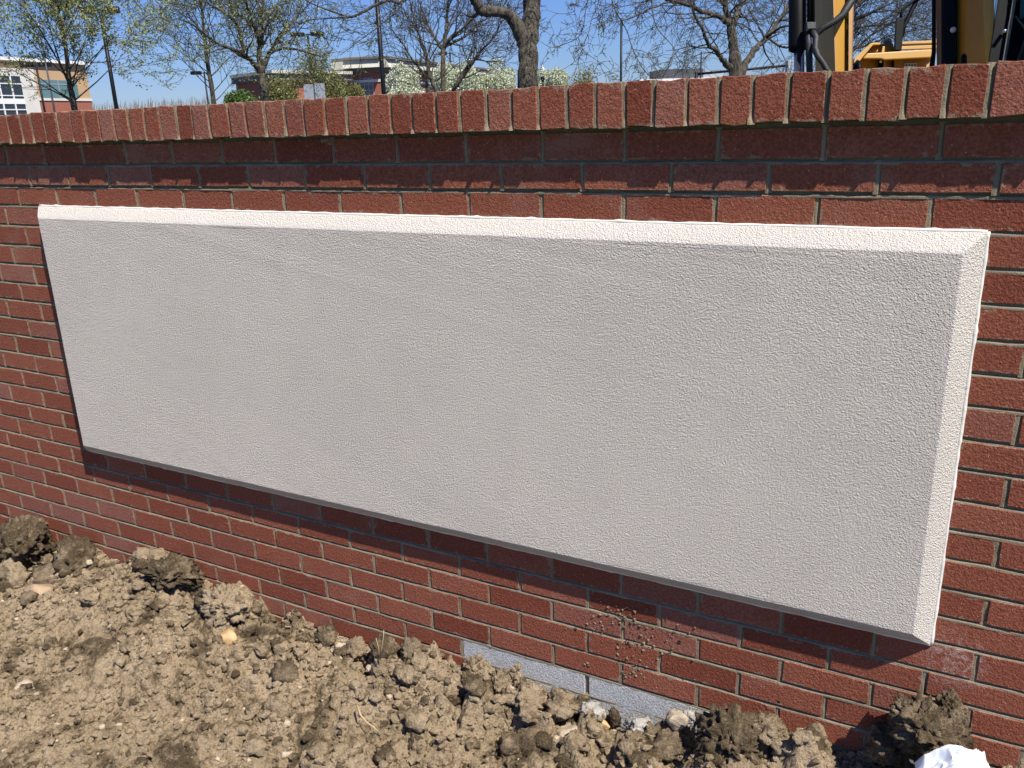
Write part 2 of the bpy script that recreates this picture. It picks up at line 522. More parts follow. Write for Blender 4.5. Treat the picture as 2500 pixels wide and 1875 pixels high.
# cap: rowlock bricks on edge
CB = [27, 57.6, 84, 116.5, 147, 182, 215, 250, 286, 321, 359, 396, 437, 476, 517, 565, 606, 652, 700, 747, 798, 850, 902, 958, 1010, 1068, 1125, 1189, 1250,
      1315.5, 1385, 1453, 1524, 1594, 1675, 1752, 1833.5, 1920, 2013.6, 2107, 2203.5, 2303, 2406]
CAPY, CZ0, CZ1 = -0.0375, 0.0038, 0.0955
capx = []
for x in CB:
    y = np.interp(x, [27, 700, 1200, 1833, 2406], [348.7, 333, 321, 303, 286])
    capx.append(on_y(x, y, CAPY).x)
cp = 0.0683
while capx[0] > XL: capx.insert(0, capx[0] - cp + rng.uniform(-.001, .001))
while capx[-1] < XR: capx.append(capx[-1] + cp + rng.uniform(-.001, .001))
capcand = []
CJ = 0.0098
for a, b_ in zip(capx[:-1], capx[1:]):
    x0 = a + CJ / 2; x1 = b_ - CJ / 2
    dz = rng.uniform(-.0022, .0022); dt = rng.uniform(-.0022, .0022)
    q = (x0, x1, CZ0 + dz, CZ0 + dz + rng.uniform(-.002, .002), CZ1 + dt, CZ1 + rng.uniform(-.0012, .0012))
    vs, fs = brick_mesh(q, 0.262, CAPY + rng.uniform(-.0024, .0020), rng, 0.0020)
    lean = rng.uniform(-.0014, .0014)
    vs = [(x + lean * (z - CZ0) / .09, y, z) for x, y, z in vs]
    s = vis((x0 + x1) / 2, CZ0, CAPY)
    capcand.append((s, vs, fs))
def emit(cands, limit):
    cands = sorted(cands, key=lambda c: -c[0])
    vis_ = [c for c in cands if c[0] > 0][:limit]
    rest = [c for c in cands if c[0] <= 0] + [c for c in cands if c[0] > 0][limit:]
    for s, vs, fs in vis_:
        me = bpy.data.meshes.new('brick')
        c0 = Vector((sum(v[0] for v in vs) / len(vs), sum(v[1] for v in vs) / len(vs), sum(v[2] for v in vs) / len(vs)))
        me.from_pydata([(v[0] - c0.x, v[1] - c0.y, v[2] - c0.z) for v in vs], [], fs)
        me.materials.append(M['brick'])
        o = bpy.data.objects.new('brick', me); COL.objects.link(o)
        o.location = c0
        place(o, wall)
    return rest
rest = emit(capcand, 60)
ncap = sum(1 for c in capcand if c[0] > 0)
rest += emit(cand, 300 - min(60, ncap) - 2)
mb = MB()
for s, vs, fs in rest: mb.add(vs, fs)
o = mb.build('brick', M['brick'], wall, recalc=False); o['kind'] = 'stuff'

# concrete blocks where the veneer starts lower
for k in range(4):
    xa = CMU_X[0] + k * 2 * PITCH; xb_ = xa + 2 * PITCH
    zt = zb(21, xa) - JT / 2 - .001; zl = zt - 0.192
    vs, fs = brick_mesh((xa + .006, xb_ - .006, zl, zl, zt, zb(21, xb_) - JT / 2 - .001), 0.09, 0.001, rng)
    mb = MB(); mb.add(vs, fs)
    mb.build('concrete_block', M['cmu'], wall, recalc=False)

# mortar: tooled bed joints and head joints, then the body of the wall
V = []; F = []
def strip(P0, P1, half, n, k=9, y0=0.0, rec=0.0030, vert=False, seed=0.0, asym=0.25):
    """a concave, uneven joint from P0 to P1 (x,z)"""
    global V, F
    tt = np.linspace(0, 1, n); ss = np.linspace(-1, 1, k)
    x = P0[0] + (P1[0] - P0[0]) * tt; z = P0[1] + (P1[1] - P0[1]) * tt
    X = np.repeat(x, k); Z = np.repeat(z, k); S = np.tile(ss, n)
    if vert: X = X + S * half
    else: Z = Z + S * half
    q = np.stack([X * 38 + seed, Z * 38, np.full_like(X, seed)], 1)
    wob = fbm(q, 3) * 0.0011 + perlin(q * 0.16 + 4.0) * 0.0009
    if vert:
        ev = np.clip((S - 0.05 + 0.5 * perlin(q * 0.5 + 7.0)) / 0.45, 0, 1)
        y = y0 + 0.0004 + rec * (0.38 + 0.9 * ev * ev * (3 - 2 * ev)) + wob
    else:
        dv = 1 + 0.8 * perlin(q * 0.055 + 31.0)
        e_ = np.clip((S + 0.38 + 0.35 * perlin(q * 0.4 + 11.0)) / 0.6, 0, 1); y = y0 + 0.0006 + rec * 2.9 * dv * e_ * e_ * (3 - 2 * e_) + wob
    pts = np.stack([X, y, Z], 1)
    b = len(V)
    base = sum(len(a) for a in V)
    V.append(pts)
    idx = np.arange(n * k).reshape(n, k) + base
    F.append(np.stack([idx[:-1, :-1].ravel(), idx[1:, :-1].ravel(), idx[1:, 1:].ravel(), idx[:-1, 1:].ravel()], 1))
for r in range(1, NROW + 1):
    yy = -0.0030 if r <= 1 else (-0.001 if r == 2 else 0.0)
    rec = 0.0052 if r == 2 else 0.0034
    for (xa, xb_) in ([(XL, XR)] if not 4 <= r <= 15 else [(XL, PX0 + .01), (PX1 - .01, XR)]):
        n = int((xb_ - xa) / 0.009) + 2
        xs = np.linspace(xa, xb_, 12)
        for a, b_ in zip(xs[:-1], xs[1:]):
            strip((a, zb(r, a)), (b_, zb(r, b_)), JT / 2 + 0.0022, max(8, n // 11), y0=yy, rec=rec, seed=r * 3.1)
for x, r in head_joints:
    yy = -0.0030 if r <= 2 else 0.0
    strip((x, zb(r, x)), (x, zb(r - 1, x)), JT / 2 + 0.0022, 11, y0=yy, vert=True, rec=0.0034, seed=r * 1.7 + x)
for x in capx:
    nb = len(V)
    strip((x, CZ0 - .0005 + rng.uniform(-.0015, .001)), (x + rng.uniform(-.001, .001), CZ1 + .0005), CJ / 2 + 0.002, 16, y0=CAPY + 0.0005, vert=True, rec=0.0060, seed=x * 3)
    zz_ = (V[nb][:, 2] - CZ0) / (CZ1 - CZ0); V[nb][:, 1] -= 0.0062 * rng.uniform(0.1, 1.25) * np.exp(-(zz_ / rng.uniform(.05, .16)) ** 2)
Vm = np.concatenate(V); Fm = np.concatenate(F)
o = np_mesh('mortar', Vm, Fm, M['mortar'], True, wall)
mb = MB()
mb.box(((XL + XR) / 2, 0.1065, (0.0037 - 1.78) / 2), (XR - XL, 0.2, 1.78 + .0037))
mb.box(((XL + XR) / 2, 0.1015, (CZ0 + CZ1) / 2 - .0007), (XR - XL, 0.2535, CZ1 - CZ0 - 0.004))
mb.build('wall_core', M['mortar'], wall)

# ================================================================== the stucco panel
def ring_panel():
    prof = [(0.0, 0.004), (0.0, -0.004), (0.0015, -0.0075), (0.005, -0.0115), (0.012, -0.0185), (0.020, -0.0262), (0.028, -0.0338),
            (0.0350, -0.0392), (0.0370, -0.0402), (0.042, -0.0402)]
    nx, nz = 150, 50
    V = []; F = []
    base = 0
    rings = []
    for s, y in prof:
        xa, xb_, za, zc_ = PX0 + s, PX1 - s, PZ0 - s, PZ1 + s
        pts = [(xa + (xb_ - xa) * i / nx, za) for i in range(nx)]
        pts += [(xb_, za + (zc_ - za) * i / nz) for i in range(nz)]
        pts += [(xb_ + (xa - xb_) * i / nx, zc_) for i in range(nx)]
        pts += [(xa, zc_ + (za - zc_) * i / nz) for i in range(nz)]
        rings.append(np.array([(x, y, z) for x, z in pts]))
    n = len(rings[0])
    for i, rg in enumerate(rings):
        q = rg * np.array([9, 9, 9]); q[:, 1] = 0
        wv = perlin(q + 3) * 0.0010 + perlin(q * 6) * 0.0003
        q2 = rg * 9; q2[:, 1] = 5.0
        wx = perlin(q2 + 9) * 0.0010 + perlin(q2 * 7) * 0.0003
        a = rg.copy()
        if i > 0: a[:, 2] += wv; a[:, 1] += wx * 0.6
        V.append(a)
    V = np.concatenate(V)
    for i in range(len(rings) - 1):
        k = np.arange(n); k2 = (k + 1) % n
        F.append(np.stack([i * n + k, (i + 1) * n + k, (i + 1) * n + k2, i * n + k2], 1))
    F = np.concatenate(F)
    me = bpy.data.meshes.new('panel_board')
    fs = [tuple(f) for f in F.tolist()]
    fs.append(tuple((len(rings) - 1) * n + k for k in range(n - 1, -1, -1)))
    me.from_pydata([tuple(v) for v in V.tolist()], [], fs)
    bm = bmesh.new(); bm.from_mesh(me); bmesh.ops.recalc_face_normals(bm, faces=bm.faces); 
    bm.to_mesh(me); bm.free()
    # make sure the front faces the viewer
    if me.polygons[len(me.polygons) - 1].normal.y > 0: me.flip_normals()
    sm = [abs(p.normal.y) < 0.995 for p in me.polygons]
    me.polygons.foreach_set('use_smooth', [False] * len(sm))
    me.materials.append(M['stucco']); me.materials.append(M['stucco_edge_dimmed'])
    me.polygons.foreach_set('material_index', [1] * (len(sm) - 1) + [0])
    o = bpy.data.objects.new('panel_board', me); COL.objects.link(o)
    return o
panel = empty('stucco_panel', ((PX0 + PX1) / 2, 0, PZ1))
tag(panel, 'blank off-white stucco panel with sloping edges fixed to the brick wall', 'panel')
place(ring_panel(), panel)
def bead():
    mb = MB()
    rr = random.Random(3)
    def run(a, b_, n, r0):
        pts = []; rad = []
        for i in range(n + 1):
            t_ = i / n
            x = a[0] + (b_[0] - a[0]) * t_; z = a[1] + (b_[1] - a[1]) * t_
            q = np.array([[x * 11, 0, z * 11]])
            pts.append((x + float(perlin(q + 5)[0]) * .0008, -0.0015, z + float(perlin(q)[0]) * .0008))
            rad.append(r0 * (1 + 0.45 * float(perlin(q * 2.3 + 8)[0])) + (0.0018 if rr.random() < 0.03 else 0))
        mb.tube(pts, rad, 8)
    e = 0.0008
    run((PX0, PZ0 + e), (PX1, PZ0 + e), 190, .0036)
    run((PX1 + e, PZ0 + e), (PX1 + e, PZ1 - e), 90, .0046)
    run((PX0, PZ1 - e), (PX1, PZ1 - e), 190, .0040)
    run((PX0 - e, PZ0), (PX0 - e, PZ1), 70, .0030)
    return mb.build('caulk_bead', M['caulk'], panel, smooth=True, recalc=False)
bead()

# ================================================================== soil
GX = [-3.2, -1.2, -.7, -.25, -.05, .04, .21, .35, .5, .62, .7, .84, .92, .98, 1.12, 1.2, 1.28, 1.38, 1.6, 1.8, 1.95, 2.1, 2.27, 2.4, 2.55, 2.7, 2.85, 3.1, 3.6, 5.0]
GZ = [-1.58, -1.59, -1.60, -1.62, -1.60, -1.565, -1.555, -1.505, -1.48, -1.51, -1.54, -1.52, -1.55, -1.61, -1.61, -1.58, -1.59, -1.605, -1.575, -1.565, -1.595, -1.60, -1.60, -1.55, -1.50, -1.465, -1.46, -1.43, -1.42, -1.45]
def soil_h(X, Y):
    X = np.asarray(X, float); Y = np.asarray(Y, float)
    base = np.interp(X, GX, GZ)
    d = -Y
    base = base + (-1.625 - base) * np.clip(d / 0.55, 0, 1) ** 1.2 - 0.015 * np.clip(d - 0.5, 0, 3) - 0.45 * np.clip(d - 1.35, 0, 1) ** 1.3
    q = np.stack([X, Y, np.zeros_like(X)], 1)
    # smoother towards the lower left, rougher near the wall and to the right
    rough = np.clip(0.35 + 1.15 * (X - 0.2) / 2.0, 0.35, 1.5) * np.clip(1.25 - d * 1.3, 0.4, 1.2)
    wq = q + 0.05 * np.stack([perlin(q * 7 + 3), perlin(q * 7 + 11), np.zeros_like(X)], 1)
    h = fbm(wq * 3.2, 3) * 0.028
    d1, v1 = worley(wq[:, :2] * 9.0, 3)
    h += rough * np.clip(0.62 - d1, 0, 1) * (0.25 + v1) * 0.085
    d2, v2 = worley(wq[:, :2] * 22.0, 9)
    h += (0.45 + 0.5 * rough) * np.clip(0.6 - d2, 0, 1) * (0.15 + v2) * 0.042
    d3, v3 = worley(q[:, :2] * 55.0 + 3, 5)
    h += np.clip(0.6 - d3, 0, 1) * (0.1 + v3) * 0.013
    h += fbm(q * 26, 4, 2.2, 0.6) * 0.010 * (0.6 + 0.5 * rough)
    ck = np.abs(perlin(wq * 6.5 + 21)); h -= 0.030 * np.clip(1 - ck / 0.07, 0, 1) * np.clip(perlin(q * 3 + 5) * 2 + .5, 0, 1)
    ck = np.abs(perlin(wq * 17 + 2)); h -= 0.012 * np.clip(1 - ck / 0.09, 0, 1)
    return base + h
xs = np.concatenate([np.arange(-3.2, -0.9, 0.02), np.arange(-0.9, 3.35, 0.0036), np.arange(3.35, 5.0, 0.02)])
ys = np.concatenate([np.arange(-1.75, -1.25, 0.02), np.arange(-1.25, 0.008, 0.0036)])
XX, YY = np.meshgrid(xs, ys, indexing='ij')
ZZ = soil_h(XX.ravel(), YY.ravel())
nx_, ny_ = XX.shape
idx = np.arange(nx_ * ny_).reshape(nx_, ny_)
F = np.stack([idx[:-1, :-1].ravel(), idx[1:, :-1].ravel(), idx[1:, 1:].ravel(), idx[:-1, 1:].ravel()], 1)
soil = np_mesh('soil', np.stack([XX.ravel(), YY.ravel(), ZZ], 1), F, M['soil'], True)
tag(soil, 'loose tan excavated soil heaped along the foot of the wall', None, None, 'structure')

# big ground sheet behind and around; unseen dark front added to cut bounce light
M['low_bounce_grass'] = simple('low_bounce_grass', (0.045, 0.07, 0.022), 0.95, var=0.3, scale=2.0)
M['asphalt'] = simple('asphalt', (0.055, 0.055, 0.057), 0.9, var=0.15, scale=1.0)
mb = MB(); mb.add([(-700, -300, -1.72), (700, -300, -1.72), (700, 1100, -1.72), (-700, 1100, -1.72)], [(0, 1, 2, 3)])
g = mb.build('ground', M['low_bounce_grass'], recalc=False); tag(g, 'open ground stretching away behind the wall', None, None, 'structure')
mb = MB(); mb.add([(-300, 3.0, -1.64), (60, 3.0, -1.64), (60, 160, -1.64), (-300, 160, -1.64)], [(0, 1, 2, 3)])
g = mb.build('car_park', M['asphalt'], recalc=False); tag(g, 'asphalt car park beyond the wall', None, None, 'structure')

# ---- clods and stones
def ico(sub):
    bm = bmesh.new(); bmesh.ops.create_icosphere(bm, subdivisions=sub, radius=1.0)
    v = np.array([x.co[:] for x in bm.verts]); f = np.array([[q.index for q in p.verts] for p in bm.faces]); bm.free()
    return v, f
ICO = {k: ico(k) for k in (1, 2, 3, 4, 5)}
def lump(sub, seed, rough=1.0, chunk=0.75):
    v, f = ICO[sub]; v = v.copy()
    rs = np.random.RandomState(seed)
    for _ in range(9):
        n = rs.normal(size=3); n /= np.linalg.norm(n); c = rs.uniform(0.55, 0.92)
        s = v @ n
        v = v - np.outer(np.clip(s - c, 0, None) * chunk, n)
    o_ = rs.uniform(0, 50, 3)
    nrm = v / np.linalg.norm(v, axis=1)[:, None]
    h = 0.24 * fbm(v * 1.3 + o_, 2)
    if sub >= 3:
        d1, v1 = worley(v * 3.1 + o_, seed % 50)
        h = h + rough * (np.clip(0.55 - d1, -0.25, 1) * (0.35 + v1) * 0.36)
        h = h + rough * 0.15 * fbm(v * 4.5 + o_, 4, 2.2, 0.65)
    if sub >= 4:
        d2, v2 = worley(v * 7.5 + o_, seed % 40 + 3)
        h = h + rough * np.clip(0.5 - d2, -0.15, 1) * (0.25 + v2) * 0.24 + rough * 0.07 * fbm(v * 13 + o_, 2)
        cr = np.abs(perlin(v * 2.6 + o_ + 9))
        h = h - rough * 0.16 * np.clip(1 - cr / 0.09, 0, 1)
    return v + nrm * h[:, None], f
def lump_obj(name, px, py, rx, ry, zc, mat, label, cat, seed, sub=5, rough=1.0, group=None, chunk=0.75, rot=None, dep=0.8):
    P, t_ = on_z(px, py, zc)
    R_ = rx * t_ / FPX
    if P.y + R_ * dep > -0.012:
        P = on_y(px, py, -0.012 - R_ * dep * 0.9); t_ = float(RC[2] @ (np.array(P) - CAM)); R_ = rx * t_ / FPX
    Rz = ry * t_ / FPX
    v, f = lump(sub, seed, rough, chunk)
    a = (seed * 1.7) % 6.28 if rot is None else rot
    ca, sa = math.cos(a), math.sin(a)
    v = np.stack([v[:, 0] * ca - v[:, 1] * sa, v[:, 0] * sa + v[:, 1] * ca, v[:, 2]], 1)
    if rough > 0.5: P = P - Vector((0, 0, 0.28 * Rz)); Rz *= 1.22
    v = v * np.array([R_, R_ * dep, Rz])
    v[:, 1] = np.minimum(v[:, 1], -0.004 - P.y)
    o_ = np_mesh(name, v, f, mat, True)
    o_.location = P
    tag(o_, label, cat, group)
    return o_
S, SD, SP = M['soil'], M['soil_dark'], M['soil_pale']
CG = 'big clods of earth along the wall foot'
clods = [
 # px, py, rx, ry, zc, mat, label
 (52, 1318, 78, 58, -1.53, SD, 'big dark crumbly clod at the far left edge against the bricks'),
 (188, 1366, 66, 48, -1.55, SD, 'rounded brown clod just right of the far left dark clod'),
 (32, 1392, 42, 32, -1.59, S, 'small tan clod at the left edge below the big dark clod'),
 (8, 1438, 30, 24, -1.60, SD, 'dark brown lump cut by the left edge of the picture'),
 (118, 1410, 62, 26, -1.59, SD, 'flat brown lump above the tan faced rock at left'),
 (225, 1400, 30, 18, -1.58, SD, 'small brown clod with a pale pebble near the left mound'),
 (420, 1395, 72, 30, -1.55, SD, 'broad dark ridge of earth touching the wall left of centre'),
 (150, 1500, 52, 26, -1.60, SD, 'dark undercut slab of earth below the tan faced rock'),
 (330, 1452, 60, 24, -1.59, SD, 'low dark crust lump in the left middle of the heap'),
 (560, 1468, 72, 42, -1.56, SP, 'large pale dried crust clod leaning on the wall left of centre'),
 (428, 1548, 44, 26, -1.60, SD, 'soft dark brown patchy lump left of the orange pebble'),
 (583, 1572, 62, 30, -1.60, SD, 'dark crumbling clod under the orange pebble'),
 (795, 1548, 30, 26, -1.585, SD, 'small dark clod against the wall between pale crust and straw clod'),
 (868, 1582, 32, 26, -1.59, S, 'angular tan clod left of the clod with upright straws'),
 (940, 1588, 38, 34, -1.57, SD, 'dark clod with dry straws standing out of it'),
 (1012, 1592, 34, 24, -1.57, SD, 'brown clod just right of the straw clod'),
 (965, 1635, 46, 30, -1.60, S, 'rough tan clod beneath the straw clod'),
 (1060, 1636, 42, 32, -1.58, S, 'tan clod at the lower left end of the grey block'),
 (1138, 1690, 58, 48, -1.58, SD, 'large rounded dark clod in front of the grey concrete block'),
 (1226, 1668, 28, 38, -1.56, S, 'upright wedge of tan earth leaning on the grey block'),
 (1290, 1700, 56, 34, -1.56, S, 'knobbly tan clod right of the upright wedge'),
 (1372, 1712, 44, 30, -1.56, S, 'crumbly clod below the middle of the grey block'),
 (1296, 1760, 66, 42, -1.60, S, 'wide cracked tan clod in the lower centre'),
 (1352, 1835, 50, 36, -1.61, SD, 'brown clod below the flat pale slab at bottom'),
 (1250, 1845, 46, 34, -1.61, SD, 'dark brown clod cut by the bottom edge left of the pale slab'),
 (1478, 1812, 40, 34, -1.60, S, 'tan clod between pale slab and big dark bottom clod'),
 (1600, 1830, 78, 58, -1.585, SD, 'biggest dark clod at the bottom right of centre'),
 (1790, 1800, 84, 66, -1.55, SD, 'tall dark matted clod at the bottom below the last lit bricks'),
 (1905, 1830, 36, 30, -1.55, SP, 'pale sandy chunk right of the tall matted clod'),
 (1880, 1775, 44, 30, -1.52, S, 'grey tan clod against the wall left of the white foam'),
 (2010, 1850, 38, 36, -1.54, S, 'tan clod at the bottom edge right of the white foam'),
 (2268, 1770, 84, 56, -1.36, SD, 'tall jagged brown clod standing before the wall at lower right'),
 (2180, 1812, 60, 44, -1.42, SD, 'dark lower shoulder lump left of the tall jagged clod'),
 (2345, 1858, 62, 36, -1.40, SD, 'brown lump at the bottom right under the white plastic'),
 (1502, 1745, 16, 22, -1.55, SD, 'small dark upright wedge against the second grey block'),
]
for i, (px, py, rx, ry, zc, mt_, lb) in enumerate(clods):
    lump_obj('soil_clod', px, py, rx, ry, zc, mt_, lb, 'clod', 40 + i * 7, 5 if rx > 70 else 4, 1.25 if rx > 50 else 1.1, CG)
# the spire of the right hand clod
lump_obj('soil_clod', 2318, 1728, 36, 46, -1.24, SD, 'pointed top lump of the jagged clod at lower right', 'clod', 333, 5, 1.1, CG)

M['stone_tan'] = simple('stone_tan', (0.30, 0.21, 0.135), 0.8, var=0.25, scale=28, bs=0.4, bscale=120)
M['stone_orange'] = simple('stone_orange', (0.44, 0.28, 0.13), 0.6, var=0.45, scale=22, bs=0.25, bscale=90)
M['stone_grey'] = simple('stone_grey', (0.33, 0.305, 0.27), 0.95, var=0.35, scale=45, bs=0.9, bscale=120, spec=0.15)
M['stone_pale'] = simple('stone_pale', (0.37, 0.30, 0.215), 0.85, var=0.2, scale=25, bs=0.4, bscale=120)
stones = [
 (95, 1448, 44, 28, -1.585, 'stone_tan', 'large rock with a flat tan face in the soil at left'),
 (148, 1420, 26, 14, -1.58, 'stone_pale', 'pale flat stone resting behind the tan faced rock'),
 (562, 1552, 25, 22, -1.555, 'stone_orange', 'smooth orange and cream pebble in the left middle of the heap'),
 (402, 1408, 18, 12, -1.53, 'stone_grey', 'small bluish grey stone near the wall left of the pale crust'),
 (218, 1374, 9, 8, -1.53, 'stone_pale', 'tiny cream pebble stuck in the rounded brown clod'),
 (905, 1632, 15, 12, -1.585, 'stone_pale', 'left pebble of the trio below the straw clod'),
 (930, 1630, 11, 10, -1.58, 'stone_orange', 'yellowish right pebble of the trio below the straw clod'),
 (916, 1648, 11, 9, -1.59, 'stone_pale', 'lowest pebble of the trio below the straw clod'),
 (832, 1578, 16, 10, -1.58, 'stone_pale', 'flat cream stone left of the angular tan clod'),
 (1392, 1790, 42, 30, -1.585, 'stone_pale', 'flat pale angular slab of stone at the bottom centre'),
 (1652, 1755, 31, 30, -1.53, 'stone_pale', 'sandy tan block of stone beside the big dark bottom clod'),
 (1472, 1772, 17, 14, -1.56, 'stone_orange', 'smooth tan pebble under the second grey block'),
 (1470, 1745, 13, 20, -1.55, 'stone_pale', 'upright cream chip against the second grey block'),
 (1558, 1766, 38, 16, -1.545, 'stone_grey', 'ash grey flat lump of mortar below the second grey block'),
 (1690, 1752, 22, 16, -1.52, 'stone_grey', 'grey rubble chip right of the sandy tan block'),
 (1440, 1730, 34, 17, -1.555, 'stone_grey', 'grey dusty rubble heap touching the grey block joint'),
 (1500, 1790, 12, 12, -1.58, 'stone_pale', 'small round stone low between clods at bottom centre'),
 (1330, 1770, 18, 24, -1.59, 'stone_tan', 'rounded brown stone left of the flat pale slab'),
 (820, 1722, 20, 12, -1.61, 'stone_tan', 'brown stone in the lower middle of the heap'),
 (700, 1840, 18, 12, -1.62, 'stone_pale', 'pale stone at the bottom left of centre'),
 (60, 1680, 28, 16, -1.62, 'stone_pale', 'broad pale stone low at the left of the heap'),
 (140, 1592, 16, 8, -1.61, 'stone_pale', 'flat sliver of pale stone at left middle'),
 (1912, 1822, 30, 24, -1.53, 'stone_pale', 'tan block of stone right of the tall matted clod'),
]
for i, (px, py, rx, ry, zc, mt_, lb) in enumerate(stones):
    lump_obj('stone', px, py, rx, ry, zc, M[mt_], lb, 'stone', 900 + i * 5, 4 if mt_ == 'stone_grey' else 3, 1.0 if mt_ == 'stone_grey' else 0.16, 'stones lying in the soil', chunk=1.0)

# middling lumps nobody could number, heaped thickest along the wall and to the right
def mid_lumps(n, seed, mat, lab):
    rs = np.random.RandomState(seed); Vs = []; Fs = []; b_ = 0
    for k in range(n):
        x = rs.uniform(-0.6, 3.2); 
        if rs.rand() > 0.35 + 0.25 * x: continue
        y = -0.02 - abs(rs.normal(0, 0.17 + 0.05 * max(0, 2 - x)))
        r = 0.010 + 0.034 * rs.rand() ** 2.0
        v, f = lump(3, seed * 31 + k, 1.45, 0.9)
        a = rs.uniform(0, 6.28); ca, sa = math.cos(a), math.sin(a)
        v = np.stack([v[:, 0] * ca - v[:, 1] * sa, v[:, 0] * sa + v[:, 1] * ca, v[:, 2]], 1) * np.array([r, r * rs.uniform(.7, 1), r * rs.uniform(.6, 1)])
        z = float(soil_h([x], [y])[0]) + r * 0.25
        v = v + np.array([x, y, z]); v[:, 1] = np.minimum(v[:, 1], -0.003)
        Vs.append(v); Fs.append(f + b_); b_ += len(v)
    o_ = np_mesh('soil_lumps', np.concatenate(Vs), np.concatenate(Fs), mat, True)
    tag(o_, lab, None, None, 'stuff')
mid_lumps(330, 3, S, 'jumble of middling tan lumps of earth between the big clods')
mid_lumps(130, 6, SD, 'jumble of middling dark lumps of earth between the big clods')
# crumbs: thousands of small lumps, one object
def crumbs(n, seed, name, mat, rmin, rmax, xr, yr, lab, dens=None):
    rs = np.random.RandomState(seed)
    v0, f0 = ICO[1]
    x = rs.uniform(xr[0], xr[1], n); y = -np.abs(rs.uniform(0, 1, n) ** 1.4) * (-yr[0]) + yr[1] * 0
    y = np.minimum(y, -0.012)
    keep = perlin(np.stack([x * 4, y * 4, np.full(n, 3.0 + seed)], 1)) > -0.25
    x, y = x[keep], y[keep]; n = len(x)
    r = rmin + (rmax - rmin) * rs.uniform(0, 1, n) ** 4.5
    z = soil_h(x, y) + r * 0.35
    V = np.repeat(v0[None], n, 0)
    V = V * (1 + rs.uniform(-.32, .32, (n, len(v0), 1)))
    V = V * (r[:, None, None] * np.stack([rs.uniform(.7, 1.3, n), rs.uniform(.7, 1.3, n), rs.uniform(.5, .95, n)], 1)[:, None, :])
    a = rs.uniform(0, 6.28, n); ca = np.cos(a)[:, None]; sa = np.sin(a)[:, None]
    V = np.stack([V[:, :, 0] * ca - V[:, :, 1] * sa, V[:, :, 0] * sa + V[:, :, 1] * ca, V[:, :, 2]], 2)
    V = V + np.stack([x, y, z], 1)[:, None, :]
    Fc = (f0[None] + (np.arange(n) * len(v0))[:, None, None]).reshape(-1, 3)
    o_ = np_mesh(name, V.reshape(-1, 3), Fc, mat, False)
    tag(o_, lab, None, None, 'stuff')
    return o_
crumbs(34000, 5, 'soil_crumbs', S, 0.0022, 0.016, (-0.9, 3.3), (-1.15, 0), 'countless small crumbs of tan earth strewn over the heap')
crumbs(3500, 8, 'soil_crumbs', SD, 0.003, 0.016, (-0.9, 3.3), (-1.0, 0), 'countless small dark crumbs of earth strewn over the heap')
crumbs(1100, 9, 'gravel_bits', M['stone_pale'], 0.003, 0.012, (-0.9, 3.3), (-1.1, 0), 'scattered small pale grit and gravel in the soil')

# mud flecks splashed on the bricks
def splatter():
    rs = np.random.RandomState(21); v0, f0 = ICO[1]
    C_ = []
    for (px, py, sx, sy, n) in ((1515, 1500, 22, 10, 70), (1480, 1525, 26, 22, 110), (1555, 1520, 24, 20, 60), (1540, 1585, 32, 20, 90), (1545, 1640, 14, 10, 90), (1600, 1590, 40, 40, 50),
                                (1430, 1625, 12, 8, 14), (1650, 1560, 20, 30, 22), (1340, 1565, 14, 14, 6), (1900, 1730, 20, 20, 7), (1400, 1530, 40, 40, 14)):
        for _ in range(int(n * .5)): C_.append(on_y(rs.normal(px, sx), rs.normal(py, sy), -0.001))
    C_ = np.array([c[:] for c in C_]); n = len(C_)
    r = 0.0010 + 0.0034 * rs.uniform(0, 1, n) ** 2.5
    V = np.repeat(v0[None], n, 0) * (1 + rs.uniform(-.35, .35, (n, len(v0), 1))) * r[:, None, None] * np.array([1.1, .7, 1])
    V = V + C_[:, None, :]
    Fc = (f0[None] + (np.arange(n) * len(v0))[:, None, None]).reshape(-1, 3)
    o_ = np_mesh('mud_splatter', V.reshape(-1, 3), Fc, S, False)
    tag(o_, 'dried mud flecks splashed on the bricks above the grey block', None, None, 'stuff')
splatter()

# straws and a root
M['straw'] = simple('straw', (0.36, 0.27, 0.15), 0.8, var=0.2, scale=50)
def stalk(name, pts, r, label, cat, group=None):
    mb = MB(); P = [on_y(a, b_, c) for a, b_, c in pts]
    mb.tube(P, [r * (1 - 0.5 * i / (len(P) - 1)) for i in range(len(P))], 5)
    o_ = mb.build(name, M['straw'], smooth=True); tag(o_, label, cat, group); return o_
stalk('root', [(872, 1722, -.31), (880, 1745, -.325), (893, 1762, -.33), (912, 1775, -.335), (930, 1792, -.33)], .0032, 'curved pale root lying across the soil in the lower middle', 'root')
stalk('straw', [(928, 1610, -.13), (932, 1580, -.13), (936, 1556, -.13), (937, 1538, -.125)], .0022, 'tallest dry straw standing out of the dark clod', 'straw', 'dry straws')
stalk('straw', [(926, 1605, -.14), (924, 1580, -.14), (918, 1558, -.14)], .0020, 'shorter dry straw leaning left beside the tallest straw', 'straw', 'dry straws')
stalk('straw', [(1630, 1748, -.05), (1636, 1734, -.05), (1634, 1728, -.05)], .0012, 'thin dry straw standing before the second grey block', 'straw', 'dry straws')
stalk('straw', [(1575, 1790, -.12), (1590, 1797, -.12), (1600, 1797, -.12)], .0014, 'dry straw bent over the ash grey lump', 'straw', 'dry straws')
stalk('straw', [(735, 1655, -.36), (750, 1672, -.36)], .0016, 'thin straw lying flat on the soil left of centre', 'straw', 'dry straws')

